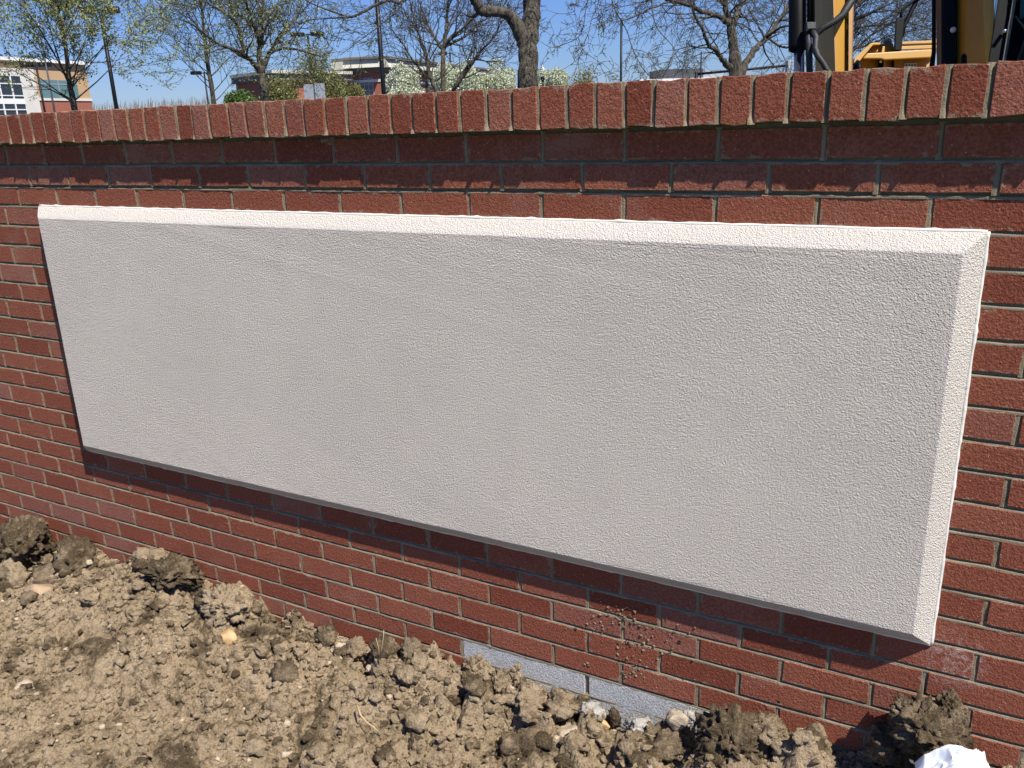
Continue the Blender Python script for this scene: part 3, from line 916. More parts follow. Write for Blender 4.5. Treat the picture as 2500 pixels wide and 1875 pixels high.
# white foam piece, white plastic bag
M['foam'] = simple('white_foam', (0.82, 0.82, 0.82), 0.75, var=0.03, bs=0.3, bscale=160)
lump_obj('foam_piece', 1957, 1794, 20, 13, -1.47, M['foam'], 'small bright white piece of foam lying by the wall', 'foam', 77, 3, 0.25)
lump_obj('foam_piece', 1982, 1830, 9, 8, -1.50, M['foam'], 'tiny white foam crumb below the larger foam piece', 'foam', 78, 3, 0.25)
lump_obj('foam_piece', 1317, 1678, 8, 6, -1.53, M['foam'], 'tiny white chip on the knobbly clod before the grey block', 'foam', 79, 3, 0.25)
mt, t, b = new_mat('white_plastic')
b.inputs['Base Color'].default_value = (0.80, 0.83, 0.88, 1); b.inputs['Roughness'].default_value = 0.45
b.inputs['Subsurface Weight'].default_value = 0.12; b.inputs['Subsurface Radius'].default_value = (0.02, 0.02, 0.02)
M['bag'] = mt
def bag():
    n = 110
    u, v = np.meshgrid(np.linspace(-1, 1, n), np.linspace(-1, 1, n), indexing='ij')
    u = u.ravel(); v = v.ravel()
    rr = np.sqrt(u * u + v * v)
    q = np.stack([u * 1.4, v * 1.4, np.full_like(u, 2.0)], 1)
    def ridge(s, k): return 1 - np.abs(perlin(q * s + k)) * 2.2
    x = u * 0.070 * (1 + 0.22 * perlin(q * 1.2 + 7)); y = v * 0.064 * (1 + 0.2 * perlin(q * 1.3 + 3))
    z = 0.062 * (1 - np.clip(rr, 0, 1.2) ** 2.2) + 0.026 * ridge(0.9, 1) + 0.008 * ridge(2.1, 5) + 0.0015 * ridge(5.0, 9)
    P = on_y(2352, 1893, -0.17)
    ii = np.arange(n * n).reshape(n, n)
    F = np.stack([ii[:-1, :-1].ravel(), ii[1:, :-1].ravel(), ii[1:, 1:].ravel(), ii[:-1, 1:].ravel()], 1)
    o_ = np_mesh('plastic_bag', np.stack([x, y, z], 1), F, M['bag'], True)
    o_.location = P + Vector((-0.008, 0, -0.022)); o_.rotation_euler = (0.15, 0.1, 0.5)
    tag(o_, 'crumpled white plastic bag at the bottom right before the jagged clod', 'bag')
bag()

# ================================================================== beyond the wall
GR = -1.64
def up(v, z): return Vector((v[0], v[1], z))
def plane_hit(px, py, P, n):
    d = Vector(ray(px, py)); c = Vector(CAM)
    t_ = (Vector(P) - c).dot(n) / d.dot(n)
    return c + d * t_

M['bark'] = None
def bark_mat(name, a, b_, sc=18):
    mt, t, b = new_mat(name)
    g = N(t, 'ShaderNodeNewGeometry')
    mp = N(t, 'ShaderNodeMapping'); mp.inputs['Scale'].default_value = (1, 1, 0.22); t.links.new(g.outputs['Position'], mp.inputs[0])
    n1 = noise(t, mp.outputs[0], sc, 6, 0.65, 1.2)
    c = ramp(t, n1, [(0.42, a), (0.51, b_), (0.7, [x * 1.5 for x in b_])])
    n2 = noise(t, g.outputs['Position'], 5, 4)
    c = mix(t, ramp(t, n2, [(0.5, 0.0), (0.7, 0.35)]), c, (0.13, 0.13, 0.075))
    t.links.new(c, b.inputs['Base Color']); b.inputs['Roughness'].default_value = 0.95
    t.links.new(bump(t, n1, 1.0, 0.05), b.inputs['Normal'])
    return mt
M['bark'] = bark_mat('bark', (0.018, 0.014, 0.010), (0.075, 0.062, 0.045))
M['bark_grey'] = bark_mat('bark_grey', (0.008, 0.006, 0.005), (0.080, 0.066, 0.048), 22)
def leaf_mat(name, cols, trans=0.35):
    mt, t, b = new_mat(name)
    g = N(t, 'ShaderNodeNewGeometry')
    c = ramp(t, g.outputs['Random Per Island'], [(i / max(1, len(cols) - 1), c_) for i, c_ in enumerate(cols)])
    t.links.new(c, b.inputs['Base Color']); b.inputs['Roughness'].default_value = 0.6
    tr = N(t, 'ShaderNodeBsdfTranslucent'); t.links.new(c, tr.inputs[0])
    ms = N(t, 'ShaderNodeMixShader', inp={0: trans})
    o_ = t.nodes['Material Output']
    t.links.new(b.outputs[0], ms.inputs[1]); t.links.new(tr.outputs[0], ms.inputs[2]); t.links.new(ms.outputs[0], o_.inputs[0])
    return mt
M['leaf_spring'] = leaf_mat('leaf_spring', [(0.24, 0.30, 0.08), (0.30, 0.36, 0.10), (0.18, 0.24, 0.08), (0.36, 0.38, 0.14)])
M['leaf_maple'] = leaf_mat('leaf_maple', [(0.22, 0.30, 0.10), (0.28, 0.36, 0.12), (0.17, 0.24, 0.08), (0.30, 0.18, 0.08), (0.30, 0.38, 0.14), (0.26, 0.20, 0.09)])
M['leaf_green'] = leaf_mat('leaf_green', [(0.05, 0.11, 0.02), (0.09, 0.16, 0.03), (0.12, 0.19, 0.04), (0.04, 0.08, 0.02)])
M['leaf_olive'] = leaf_mat('leaf_olive', [(0.16, 0.18, 0.05), (0.24, 0.25, 0.07), (0.28, 0.25, 0.08), (0.12, 0.16, 0.05), (0.28, 0.19, 0.08)])
M['blossom'] = leaf_mat('blossom', [(0.62, 0.64, 0.50), (0.70, 0.70, 0.60), (0.50, 0.54, 0.38), (0.66, 0.67, 0.54), (0.20, 0.28, 0.08), (0.58, 0.60, 0.46), (0.30, 0.36, 0.15)], 0.3)
M['twig_far'] = simple('twig_far', (0.10, 0.085, 0.06), 0.9)

def leaf_cloud(pts, size, rs, name, mat, parent, per=1, spread=0.0):
    pts = np.repeat(np.array(pts), per, 0)
    n = len(pts)
    pts = pts + rs.normal(size=(n, 3)) * spread
    a = rs.normal(size=(n, 3)); a /= np.linalg.norm(a, axis=1)[:, None]
    b_ = rs.normal(size=(n, 3)); b_ -= a * (a * b_).sum(1)[:, None]; b_ /= np.linalg.norm(b_, axis=1)[:, None]
    s = size * rs.uniform(0.6, 1.4, (n, 1))
    V = np.stack([pts - a * s, pts + b_ * s * 0.55, pts + a * s, pts - b_ * s * 0.55], 1).reshape(-1, 3)
    F = np.arange(4 * n).reshape(n, 4)
    return np_mesh(name, V, F, mat, False, parent)

class Tree:
    def __init__(self, name, px, py, D, r, label, group=None, seed=1, bark='bark', lean=None, sway=0.12):
        self.rs = np.random.RandomState(seed); self.rd = random.Random(seed)
        b_ = at(px, py, D)
        self.base = Vector((b_.x, b_.y, GR)); self.zr = b_.z; self.D = D
        self.e = empty(name, self.base); tag(self.e, label, 'tree', group)
        self.tr = MB(); self.tw = MB(); self.leaf = []; self.r = r; self.bark = M[bark]; self.sway = sway
        self.segs = []
    def limb(self, pts, rads, n=9, wob=0.0, spawn=True, smooth=6):
        """pts world vectors; resampled with a little wander"""
        P = [Vector(p) for p in pts]; out_ = []; rr = []
        m_ = len(P)
        for i in range(m_ - 1):
            p0 = P[max(i - 1, 0)]; p1 = P[i]; p2 = P[i + 1]; p3 = P[min(i + 2, m_ - 1)]
            for k in range(smooth):
                t_ = k / smooth
                q = 0.5 * ((2 * p1) + (p2 - p0) * t_ + (2 * p0 - 5 * p1 + 4 * p2 - p3) * t_ * t_ + (3 * p1 - p0 - 3 * p2 + p3) * t_ ** 3)
                r_ = rads[i] + (rads[i + 1] - rads[i]) * t_
                if wob: q = q + Vector([self.rd.uniform(-1, 1) * wob * r_ for _ in range(3)])
                out_.append(q); rr.append(r_ * (1 + self.rd.uniform(-.08, .08)))
        out_.append(P[-1]); rr.append(rads[-1])
        self.tr.tube(out_, rr, n)
        if spawn: self.segs.append((out_, rr))
        return out_, rr
    def px_limb(self, pts, n=8, wob=0.35):
        """pts: (px, py, D, radius in px)"""
        return self.limb([at(a, b_, d) for a, b_, d, _ in pts], [q * d / FPX for a, b_, d, q in pts], n, wob)
    def grow(self, p, d, L, r, lev, maxlev, leafp=1.0, curl=0.35, upb=0.12, nchild=(3, 5), ns=4, droop=0.0):
        rd = self.rd
        P = [p.copy()]; R = [r]; q = p.copy(); d = d.normalized()
        for i in range(ns):
            d = (d + Vector([rd.uniform(-1, 1) for _ in range(3)]) * curl * 0.6 + Vector((0, 0, upb - droop))).normalized()
            q = q + d * (L / ns); P.append(q.copy()); R.append(max(r * (1 - 0.72 * (i + 1) / ns), 0.00022 * self.D))
        big = r > 0.03
        (self.tr if big else self.tw).tube(P, R, 6 if big else 3, cap=False)
        if lev >= maxlev:
            for i in range(1, ns + 1):
                if rd.random() < leafp: self.leaf.append(P[i][:])
            return
        for _ in range(rd.randint(*nchild)):
            f = rd.uniform(0.25, 1.0); i = min(ns - 1, int(f * ns)); t_ = f * ns - i
            s = P[i].lerp(P[i + 1], min(1, t_)); r_ = (R[i] + (R[i + 1] - R[i]) * min(1, t_)) * 0.62
            ax = Vector([rd.gauss(0, 1) for _ in range(3)]); dl = (P[i + 1] - P[i]).normalized()
            ax = (ax - dl * ax.dot(dl)).normalized()
            an = rd.uniform(0.45, 1.05)
            nd = dl * math.cos(an) + ax * math.sin(an)
            self.grow(s, nd, L * rd.uniform(0.5, 0.72), max(r_, 0.004), lev + 1, maxlev, leafp, curl, upb, nchild, ns, droop)
    def spawn(self, per_m, L, rfac, maxlev, leafp, start=0.15, **kw):
        rd = self.rd
        for P, R in self.segs:
            tot = sum((P[i + 1] - P[i]).length for i in range(len(P) - 1)); n = max(1, int(tot * per_m))
            for _ in range(n):
                f = rd.uniform(start, 1.0) * (len(P) - 1); i = min(len(P) - 2, int(f)); s = P[i].lerp(P[i + 1], f - i)
                dl = (P[i + 1] - P[i]).normalized(); ax = Vector([rd.gauss(0, 1) for _ in range(3)]); ax = (ax - dl * ax.dot(dl)).normalized()
                an = rd.uniform(0.5, 1.15)
                self.grow(s, dl * math.cos(an) + ax * math.sin(an), L * rd.uniform(.55, 1.1), min(R[i] * rfac, 0.05), 1, maxlev, leafp, **kw)
    def finish(self, leafmat=None, leafsize=0.03, per=1, spread=0.03, trunk=True):
        self.tr.build('trunk', self.bark, self.e, smooth=True, recalc=False)
        if self.tw.v: self.tw.build('twigs', self.bark, self.e, smooth=True, recalc=False)['kind'] = 'stuff'
        if leafmat and self.leaf:
            leaf_cloud(self.leaf, leafsize, self.rs, 'leaves', M[leafmat], self.e, per, spread)

TG = 'trees beyond the wall'
# -- A: young leafy maple at far left
def maple():
    T = Tree('maple_tree', 183, 268, 24, 0.07, 'young maple with fresh green and reddish leaves at far left', TG, 5)
    b0 = T.base; r_ = 0.085
    top = b0 + Vector((0.1, 0.2, 7.2)); fk = T.zr + 0.35
    T.limb([b0, up(b0, T.zr), Vector((b0.x - .02, b0.y, T.zr + .75)), Vector((b0.x + .08, b0.y, T.zr + 1.8)), Vector((b0.x + .02, b0.y, T.zr + 3.4)), Vector((b0.x + .1, b0.y, T.zr + 5.2))],
           [.10, .082, .07, .052, .032, .012], 9, 0.12)
    T.segs = []
    for k in range(34):
        f = T.rd.random(); z = T.zr + 0.12 + 3.6 * f ** 1.1; a = k * 2.4 + T.rd.uniform(-.4, .4)
        inc = 0.55 + 0.75 * f
        L = (2.35 - 1.0 * f) * T.rd.uniform(.75, 1.1)
        d = Vector((math.cos(a) * math.cos(inc), math.sin(a) * math.cos(inc), math.sin(inc)))
        T.grow(Vector((b0.x, b0.y, z)), d, L, 0.028 - 0.012 * f, 1, 3, 0.9, curl=0.16, upb=0.05, nchild=(4, 6), ns=5)
    T.finish('leaf_maple', 0.034, 7, 0.06)
maple()
# -- B: slim pale tree
def slim_tree():
    T = Tree('slim_tree', 522, 248, 30, 0.09, 'slender young tree with fine upswept branches and tiny pale leaves', TG, 9)
    b0 = T.base
    T.limb([b0, up(b0, T.zr), Vector((b0.x - .05, b0.y, T.zr + 1.4)), Vector((b0.x, b0.y, T.zr + 3)), Vector((b0.x + .1, b0.y, T.zr + 5.5))], [.11, .085, .07, .04, .012], 9, 0.12)
    for k in range(46):
        f = T.rd.random(); z = T.zr - 0.1 + 4.4 * f; a = k * 2.4 + T.rd.uniform(-.4, .4); inc = 0.45 + 0.75 * f
        d = Vector((math.cos(a) * math.cos(inc), math.sin(a) * math.cos(inc), math.sin(inc)))
        T.grow(Vector((b0.x, b0.y, z)), d, (2.7 - 1.1 * f) * T.rd.uniform(.75, 1.1), 0.024 - 0.01 * f, 1, 3, 0.7, curl=0.14, upb=0.04, nchild=(4, 6), ns=5)
    T.finish('leaf_spring', 0.030, 4, 0.06)
slim_tree()
# -- C: forked tree
def forked():
    T = Tree('forked_tree', 645, 240, 20, 0.1, 'stout tree forking low into several arching limbs left of centre', TG, 14, 'bark')
    b0 = T.base; D = 20
    T.limb([b0, up(b0, T.zr), at(636, 175, D)], [.115, .092, .082], 10, 0.15, spawn=False)
    T.px_limb([(637, 178, D, 8), (615, 150, D - .3, 5.5), (590, 130, D - .7, 4.5), (545, 112, D - 1, 3.6), (517, 96, D - 1.2, 3), (470, 60, D - 1.6, 2.2), (430, 45, D - 2, 1.2)])
    T.px_limb([(637, 178, D, 8), (634, 130, D, 6.5), (640, 80, D, 5.5), (636, 40, D + .3, 4), (648, -30, D + .5, 2.5), (650, -120, D, 1)])
    T.px_limb([(594, 132, D - .6, 4.5), (586, 80, D - .5, 4), (560, 40, D - .8, 3.2), (520, 15, D - 1, 2.5), (480, -10, D - 1.2, 1.5)])
    T.px_limb([(638, 90, D, 5), (610, 55, D + .5, 4), (575, 30, D + 1, 3), (545, -20, D + 1.2, 2)])
    T.px_limb([(638, 175, D, 7), (658, 130, D + .3, 5), (680, 95, D + .5, 4.2), (700, 70, D + .8, 3.2), (730, 35, D + 1, 2.2), (765, 0, D + 1, 1.2)])
    T.px_limb([(660, 128, D + .3, 4), (700, 118, D - .3, 3), (740, 125, D - .8, 2.2), (790, 140, D - 1.2, 1.2)])
    T.px_limb([(634, 110, D, 5), (622, 70, D - .4, 4), (605, 20, D - .8, 3), (590, -40, D - .9, 2)])
    T.spawn(7, 1.0, 0.5, 3, 0.5, curl=0.45, upb=0.04, nchild=(3, 5), ns=4)
    T.finish('leaf_spring', 0.022, 2, 0.04)
forked()
# -- D: bare multi-stem tree
def bare_mid():
    T = Tree('bare_tree', 1082, 222, 27, 0.1, 'bare branching tree just left of the thick centre trunk', TG, 23)
    b0 = T.base; D = 27
    T.limb([b0, up(b0, T.zr), at(1082, 120, D)], [.1, .082, .07], 9, .15, spawn=False)
    T.px_limb([(1082, 122, D, 6), (1088, 80, D, 4.5), (1092, 30, D + .3, 3), (1095, -50, D, 1.5)])
    T.px_limb([(1083, 118, D, 5), (1105, 90, D - .3, 3.6), (1140, 60, D - .6, 2.6), (1180, 20, D - 1, 1.4)])
    T.px_limb([(1082, 122, D, 5), (1060, 90, D + .3, 3.5), (1040, 50, D + .5, 2.5), (1015, -20, D + .8, 1.3)])
    T.px_limb([(1085, 115, D, 4), (1140, 85, D + .6, 3), (1165, 60, D + .9, 2), (1200, 40, D + 1, 1)])
    T.px_limb([(1072, 235, D - 1, 6), (1050, 185, D - 1.1, 4.5), (1035, 120, D - 1.3, 3.6), (1015, 60, D - 1.5, 2.5), (1000, 0, D - 1.6, 1.6)])
    T.px_limb([(1045, 235, D - 1, 5), (1040, 190, D - 1.1, 4), (1010, 150, D - 1.3, 2.6), (985, 110, D - 1.5, 2), (955, 70, D - 1.6, 1)])
    T.px_limb([(1105, 222, D + 1, 5), (1140, 172, D + 1, 4.2), (1170, 130, D + 1, 3.2), (1205, 90, D + 1, 2.2), (1225, 50, D + 1, 1)])
    T.px_limb([(1105, 222, D + 1, 4), (1150, 150, D + 1, 2.5), (1190, 150, D + 1, 1.6), (1232, 150, D + 1, .8)])
    T.spawn(6.5, 1.3, 0.5, 3, 0.10, curl=0.4, upb=0.06, nchild=(3, 5), ns=4)
    T.finish('leaf_spring', 0.028, 1, 0.03)
bare_mid()
# -- E: the thick centre trunk
def centre():
    T = Tree('old_tree', 1290, 214, 13, 0.15, 'thick rough barked trunk rising at top centre with one big arching limb', TG, 31, 'bark_grey')
    b0 = T.base; D = 13
    T.limb([b0, up(b0, T.zr), at(1288, 120, D), at(1296, 60, D), at(1302, 0, D), at(1305, -90, D), at(1300, -220, D)],
           [.175, .15, .152, .135, .12, .10, .07], 22, .10, spawn=True, smooth=5)
    T.px_limb([(1284, 108, D, 20), (1262, 62, D - .1, 17), (1240, 35, D - .2, 13), (1205, 28, D - .4, 12), (1175, 25, D - .5, 12.5), (1160, 0, D - .6, 12), (1130, -45, D - .8, 10), (1090, -95, D - 1, 8)], 18, .10)
    T.px_limb([(1292, 60, D + .1, 9), (1283, 20, D + .2, 7), (1284, -40, D + .3, 6), (1270, -120, D + .4, 4)], 12, .12)
    T.px_limb([(1170, 26, D - .5, 4), (1150, 42, D - .4, 2.2), (1120, 28, D - .3, 1.6), (1060, 18, D, 1.1)], 6)
    # long limb drooping back down at the left, fine and curly with bright leaves
    T.px_limb([(1090, -95, D - 1, 6), (1040, -60, D - 1.1, 4.6), (985, 2, D - 1.2, 4.2), (950, 2, D - 1.2, 3.6), (915, 12, D - 1.2, 3.6), (885, 30, D - 1.2, 3.4), (858, 41, D - 1.2, 3.2), (835, 36, D - 1.2, 2.4),
               (800, 24, D - 1.3, 2.0), (760, 8, D - 1.4, 1.7), (735, -8, D - 1.5, 1.2)], 8)
    T.px_limb([(850, 42, D - 1.2, 2.4), (800, 45, D - 1.2, 1.6), (760, 48, D - 1.3, 1.4), (735, 57, D - 1.3, 1.3), (700, 50, D - 1.4, .9), (640, 45, D - 1.4, .8), (580, 30, D - 1.4, .6)], 6)
    T.px_limb([(1086, -95, D - 1, 4), (1000, -30, D - 1.6, 2.4), (975, 20, D - 1.6, 1.4), (930, 60, D - 1.6, 1.2), (890, 90, D - 1.7, 1), (830, 135, D - 1.8, .7)], 6)
    T.px_limb([(843, 38, D - 1.2, 1.4), (820, 95, D - 1.2, 1.0), (800, 95, D - 1.2, .6)], 5)
    segs = T.segs; T.segs = segs[5:]
    T.spawn(9, .42, 0.5, 3, 0.42, curl=0.6, upb=0.0, nchild=(2, 3), ns=4)
    T.segs = segs[1:2] + segs[3:4]
    T.spawn(2.5, .5, 0.18, 3, 0.3, curl=0.55, upb=0.02, nchild=(2, 3), ns=4)
    T.finish('leaf_spring', 0.017, 1, 0.015)
centre()
# -- F: broad tree right of centre
def broad():
    T = Tree('broad_tree', 1795, 185, 15, 0.13, 'broad spreading bare tree with drooping budding twigs right of centre', TG, 44, 'bark')
    b0 = T.base; D = 15
    T.limb([b0, up(b0, T.zr), at(1792, 130, D), at(1786, 75, D), at(1786, 45, D)], [.15, .125, .088, .085, .08], 12, .12, spawn=False)
    T.px_limb([(1786, 60, D, 10), (1772, 20, D - .1, 7), (1768, -30, D - .2, 5), (1740, -120, D - .4, 3)], 9)
    T.px_limb([(1788, 62, D, 9), (1800, 30, D + .1, 7), (1812, -10, D + .2, 6), (1830, -110, D + .3, 3)], 9)
    T.px_limb([(1784, 60, D, 7), (1755, 40, D - .3, 6), (1715, 28, D - .6, 5.5), (1680, 12, D - .9, 5.5), (1640, 2, D - 1.2, 5), (1590, -20, D - 1.5, 3.5), (1530, -30, D - 1.8, 2)], 9)
    T.px_limb([(1788, 172, D, 9), (1765, 145, D - .3, 6.5), (1745, 120, D - .6, 5.5), (1728, 108, D - .8, 4.5), (1718, 75, D - 1, 4), (1702, 50, D - 1.2, 3.4), (1692, 25, D - 1.3, 2.5), (1680, -20, D - 1.4, 1.5)], 8)
    T.px_limb([(1806, 185, D, 9), (1830, 140, D + .2, 7.5), (1850, 112, D + .4, 6.5), (1872, 92, D + .6, 6), (1895, 60, D + .8, 5), (1915, 30, D + 1, 4.5), (1940, -20, D + 1.2, 3)], 9)
    T.px_limb([(1872, 92, D + .6, 4), (1900, 70, D + .2, 3), (1930, 62, D - .1, 2), (1975, 60, D - .3, 1)], 6)
    T.px_limb([(1868, 95, D + .6, 3.5), (1855, 70, D + 1, 2.6), (1840, 45, D + 1.2, 2), (1825, 20, D + 1.3, 1.2)], 6)
    T.px_limb([(1878, 95, D + .6, 3), (1900, 110, D + .3, 3), (1925, 116, D + .2, 2.6), (1955, 116, D, 2)], 6)
    # long weeping shoots reaching left
    T.px_limb([(1640, 2, D - 1.2, 3), (1590, 20, D - 1.5, 2.2), (1545, 42, D - 1.7, 1.8), (1520, 50, D - 1.8, 1.2)], 6)
    T.px_limb([(1590, -20, D - 1.5, 3), (1500, -25, D - 1.9, 2.0), (1500, 20, D - 2, 1.4), (1530, 75, D - 2, 1.3), (1545, 120, D - 2, 1.1), (1575, 175, D - 2, .9), (1605, 196, D - 2, .7)], 6)
    T.px_limb([(1530, -30, D - 1.8, 2.4), (1450, -40, D - 2.1, 1.8), (1432, 15, D - 2.2, 1.2), (1425, 60, D - 2.2, 1.1), (1412, 90, D - 2.2, 1.0), (1380, 107, D - 2.2, .9), (1345, 115, D - 2.2, .7), (1318, 100, D - 2.2, .4)], 5)
    T.px_limb([(1412, 90, D - 2.2, .9), (1422, 118, D - 2.2, .9), (1445, 140, D - 2.2, .7), (1470, 155, D - 2.2, .6), (1488, 170, D - 2.2, .4)], 5)
    T.px_limb([(1422, 118, D - 2.2, .8), (1412, 150, D - 2.2, .7), (1415, 175, D - 2.2, .5), (1423, 184, D - 2.2, .4)], 5)
    T.px_limb([(1417, 140, D - 2.2, .7), (1390, 160, D - 2.2, .6), (1358, 178, D - 2.2, .5), (1320, 182, D - 2.2, .3)], 5)
    T.px_limb([(1450, -40, D - 2.1, 1.5), (1462, 0, D - 2.2, 1.1), (1445, 45, D - 2.2, .9), (1437, 80, D - 2.2, .8), (1422, 115, D - 2.2, .7)], 5)
    T.px_limb([(1425, -30, D - 2.2, 1.0), (1405, 10, D - 2.3, .8), (1400, 28, D - 2.3, .7), (1370, 34, D - 2.3, .6), (1335, 25, D - 2.3, .3)], 5)
    T.px_limb([(1590, -20, D - 1.5, 2), (1600, 60, D - 1.8, 1.3), (1640, 110, D - 1.9, 1.1), (1660, 150, D - 1.9, .9), (1700, 175, D - 1.9, .5)], 5)
    T.px_limb([(1545, 120, D - 2, .9), (1580, 130, D - 2, .8), (1600, 165, D - 2, .7), (1616, 188, D - 2, .5)], 5)
    segs = T.segs; T.segs = segs[:8]
    T.spawn(7, .95, 0.4, 3, 0.28, curl=0.55, upb=-0.01, nchild=(3, 5), ns=4, droop=0.02)
    T.segs = segs[8:]
    T.spawn(6.5, .45, 0.6, 3, 0.3, curl=1.0, upb=-0.02, nchild=(2, 3), ns=6)
    T.finish('leaf_spring', 0.014, 1, 0.012)
broad()
# -- G: fine twiggy tree behind the digger
def fine():
    T = Tree('twiggy_tree', 2075, 200, 19, 0.1, 'dense twiggy bare tree seen behind the yellow digger', TG, 57, 'bark')
    b0 = T.base; D = 19
    T.limb([b0, up(b0, T.zr), at(2066, 120, D), at(2060, 40, D), at(2055, -60, D)], [.13, .11, .09, .07, .04], 9, .15)
    T.px_limb([(2062, 130, D, 6), (2090, 118, D, 3.5), (2125, 88, D, 2.8), (2170, 60, D, 2.2), (2230, 40, D, 1.4), (2290, 20, D, .8)])
    T.px_limb([(2062, 90, D, 5), (2095, 68, D, 3), (2150, 60, D + .5, 2.2), (2210, 55, D + .5, 1.6), (2280, 72, D + .5, .9)])
    T.px_limb([(2058, 50, D, 5), (2085, 20, D + .5, 3), (2130, -10, D + .8, 2.2), (2200, -30, D + 1, 1.4)])
    T.px_limb([(2058, 60, D, 5), (2110, 40, D - .6, 2.6), (2170, 10, D - 1, 2), (2240, -20, D - 1, 1.2)])
    T.px_limb([(2064, 120, D, 4), (2120, 110, D + .6, 2.2), (2180, 85, D + .9, 1.6), (2260, 70, D + 1, 1)])
    T.spawn(8, 1.2, 0.4, 3, 0.12, curl=0.5, upb=0.03, nchild=(3, 5), ns=4)
    T.finish('leaf_spring', 0.02, 1, 0.02)
fine()

# -- blossoming and green crowns farther off
def puff(name, label, px, py_top, D, rx_px, h_px, mat, size, n, seed, cat='tree', group='flowering trees', spiky=0.3, trunkr=.1, depth=0.8):
    """a rounded leafy crown with an uneven outline on a short trunk"""
    rs = np.random.RandomState(seed)
    c = at(px, py_top, D); rx = rx_px * D / FPX; hh = h_px * D / FPX
    base = Vector((c.x, c.y, GR)); e = empty(name, base); tag(e, label, cat, group)
    mb = MB(); mb.tube([base, base + Vector((0, 0, max(.5, c.z - hh * 0.7 - GR)))], [trunkr, trunkr * .6], 7)
    zc = c.z - hh / 2
    pts = []
    # sub-clumps
    K = 26
    for k in range(K):
        a = rs.normal(size=3); a /= np.linalg.norm(a); rr = rs.uniform(.35, .92)
        cc = np.array([a[0] * rx * rr, a[1] * rx * rr * depth, a[2] * hh / 2 * rr])
        sr = rs.uniform(.22, .42) * min(rx, hh)
        m_ = n // K
        b_ = rs.normal(size=(m_, 3)); b_ /= np.linalg.norm(b_, axis=1)[:, None]
        rad = sr * rs.uniform(.5, 1.0, (m_, 1)) ** .6
        q = b_ * rad * np.array([1, 1, 1 + spiky]) + cc
        q += (perlin(q * 3 / sr)[:, None]) * b_ * sr * (.35 if mat == 'blossom' else .8)
        pts.append(q)
        tip = base + Vector((cc[0] * .8, cc[1] * .8, zc - base.z + cc[2] * .8))
        mb.tube([base + Vector((0, 0, max(.4, c.z - hh * .8 - GR))), tip], [trunkr * .4, .01], 4)
        for _ in range(3):
            d_ = Vector(rs.normal(size=3)); d_.z = abs(d_.z); d_.normalize()
            mb.tube([tip, tip + d_ * sr * 1.3], [.012, .004], 3)
    mb.build('trunk', M['bark'], e, smooth=True, recalc=False)
    pts = np.concatenate(pts) + np.array([c.x, c.y, zc])
    leaf_cloud(pts, size, rs, 'flowers' if mat == 'blossom' else 'leaves', M[mat], e)
    return e
puff('flowering_tree', 'white blossoming tree right behind the black lamp pole at centre', 985, 172, 42, 62, 105, 'blossom', .055, 22000, 61)
puff('flowering_tree', 'white blossoming tree between the black lamp pole and the thick trunk', 1110, 152, 45, 70, 120, 'blossom', .055, 24000, 62)
puff('flowering_tree', 'white blossoming tree directly behind the thick centre trunk', 1215, 162, 46, 72, 100, 'blossom', .055, 24000, 63)
puff('flowering_tree', 'white blossoming tree just right of the thick centre trunk', 1345, 172, 46, 58, 85, 'blossom', .055, 16000, 64)
puff('green_bush', 'small green shrub top over the wall right of the blossom', 1425, 186, 40, 42, 60, 'leaf_olive', .05, 2600, 65, 'bush', None, 1.2, .04)
puff('green_tree', 'bright green rounded tree low over the wall left of the forked trunk', 580, 212, 60, 48, 80, 'leaf_green', .09, 8000, 66, 'tree', 'green leafing trees')
puff('green_tree', 'olive green conical tree in front of the brick building left edge', 690, 184, 50, 42, 90, 'leaf_olive', .07, 4200, 67, 'tree', 'green leafing trees', .8)
puff('green_tree', 'olive leafing tree before the long low wing of the brick building', 812, 176, 50, 44, 100, 'leaf_olive', .06, 3600, 68, 'tree', 'green leafing trees', .6)
puff('green_tree', 'yellow green leafing tree under the brick building window', 862, 205, 48, 36, 60, 'leaf_olive', .06, 2600, 69, 'tree', 'green leafing trees', .6)
puff('green_tree', 'thin olive tree crown above the grey sheet sign', 770, 100, 50, 62, 130, 'leaf_olive', .06, 2600, 70, 'tree', 'green leafing trees', .6)

# distant line of bare scrub
def scrub():
    rs = np.random.RandomState(4); mb = MB()
    for k in range(230):
        px = rs.uniform(205, 520) if k < 300 else rs.uniform(1380, 1640)
        D = rs.uniform(85, 110); hp = rs.uniform(4, 22) * (0.6 + 0.5 * math.sin(px * .09) ** 2) + 4
        py0 = 268 - (px - 200) * .05 if k < 300 else 205
        b_ = at(px, py0 + 10, D); tp = at(px + rs.uniform(-7, 7), py0 - hp * .8, D)
        if k >= 300: tp = at(px + rs.uniform(-5, 5), py0 - 10 - hp * .2, D)
        mb.tube([up(b_, GR), b_, tp], [.05, .04, .012], 3, cap=False)
    o_ = mb.build('distant_scrub', M['twig_far'], recalc=False)
    tag(o_, 'far off line of bare scrub low on the horizon', None, None, 'stuff')
scrub()

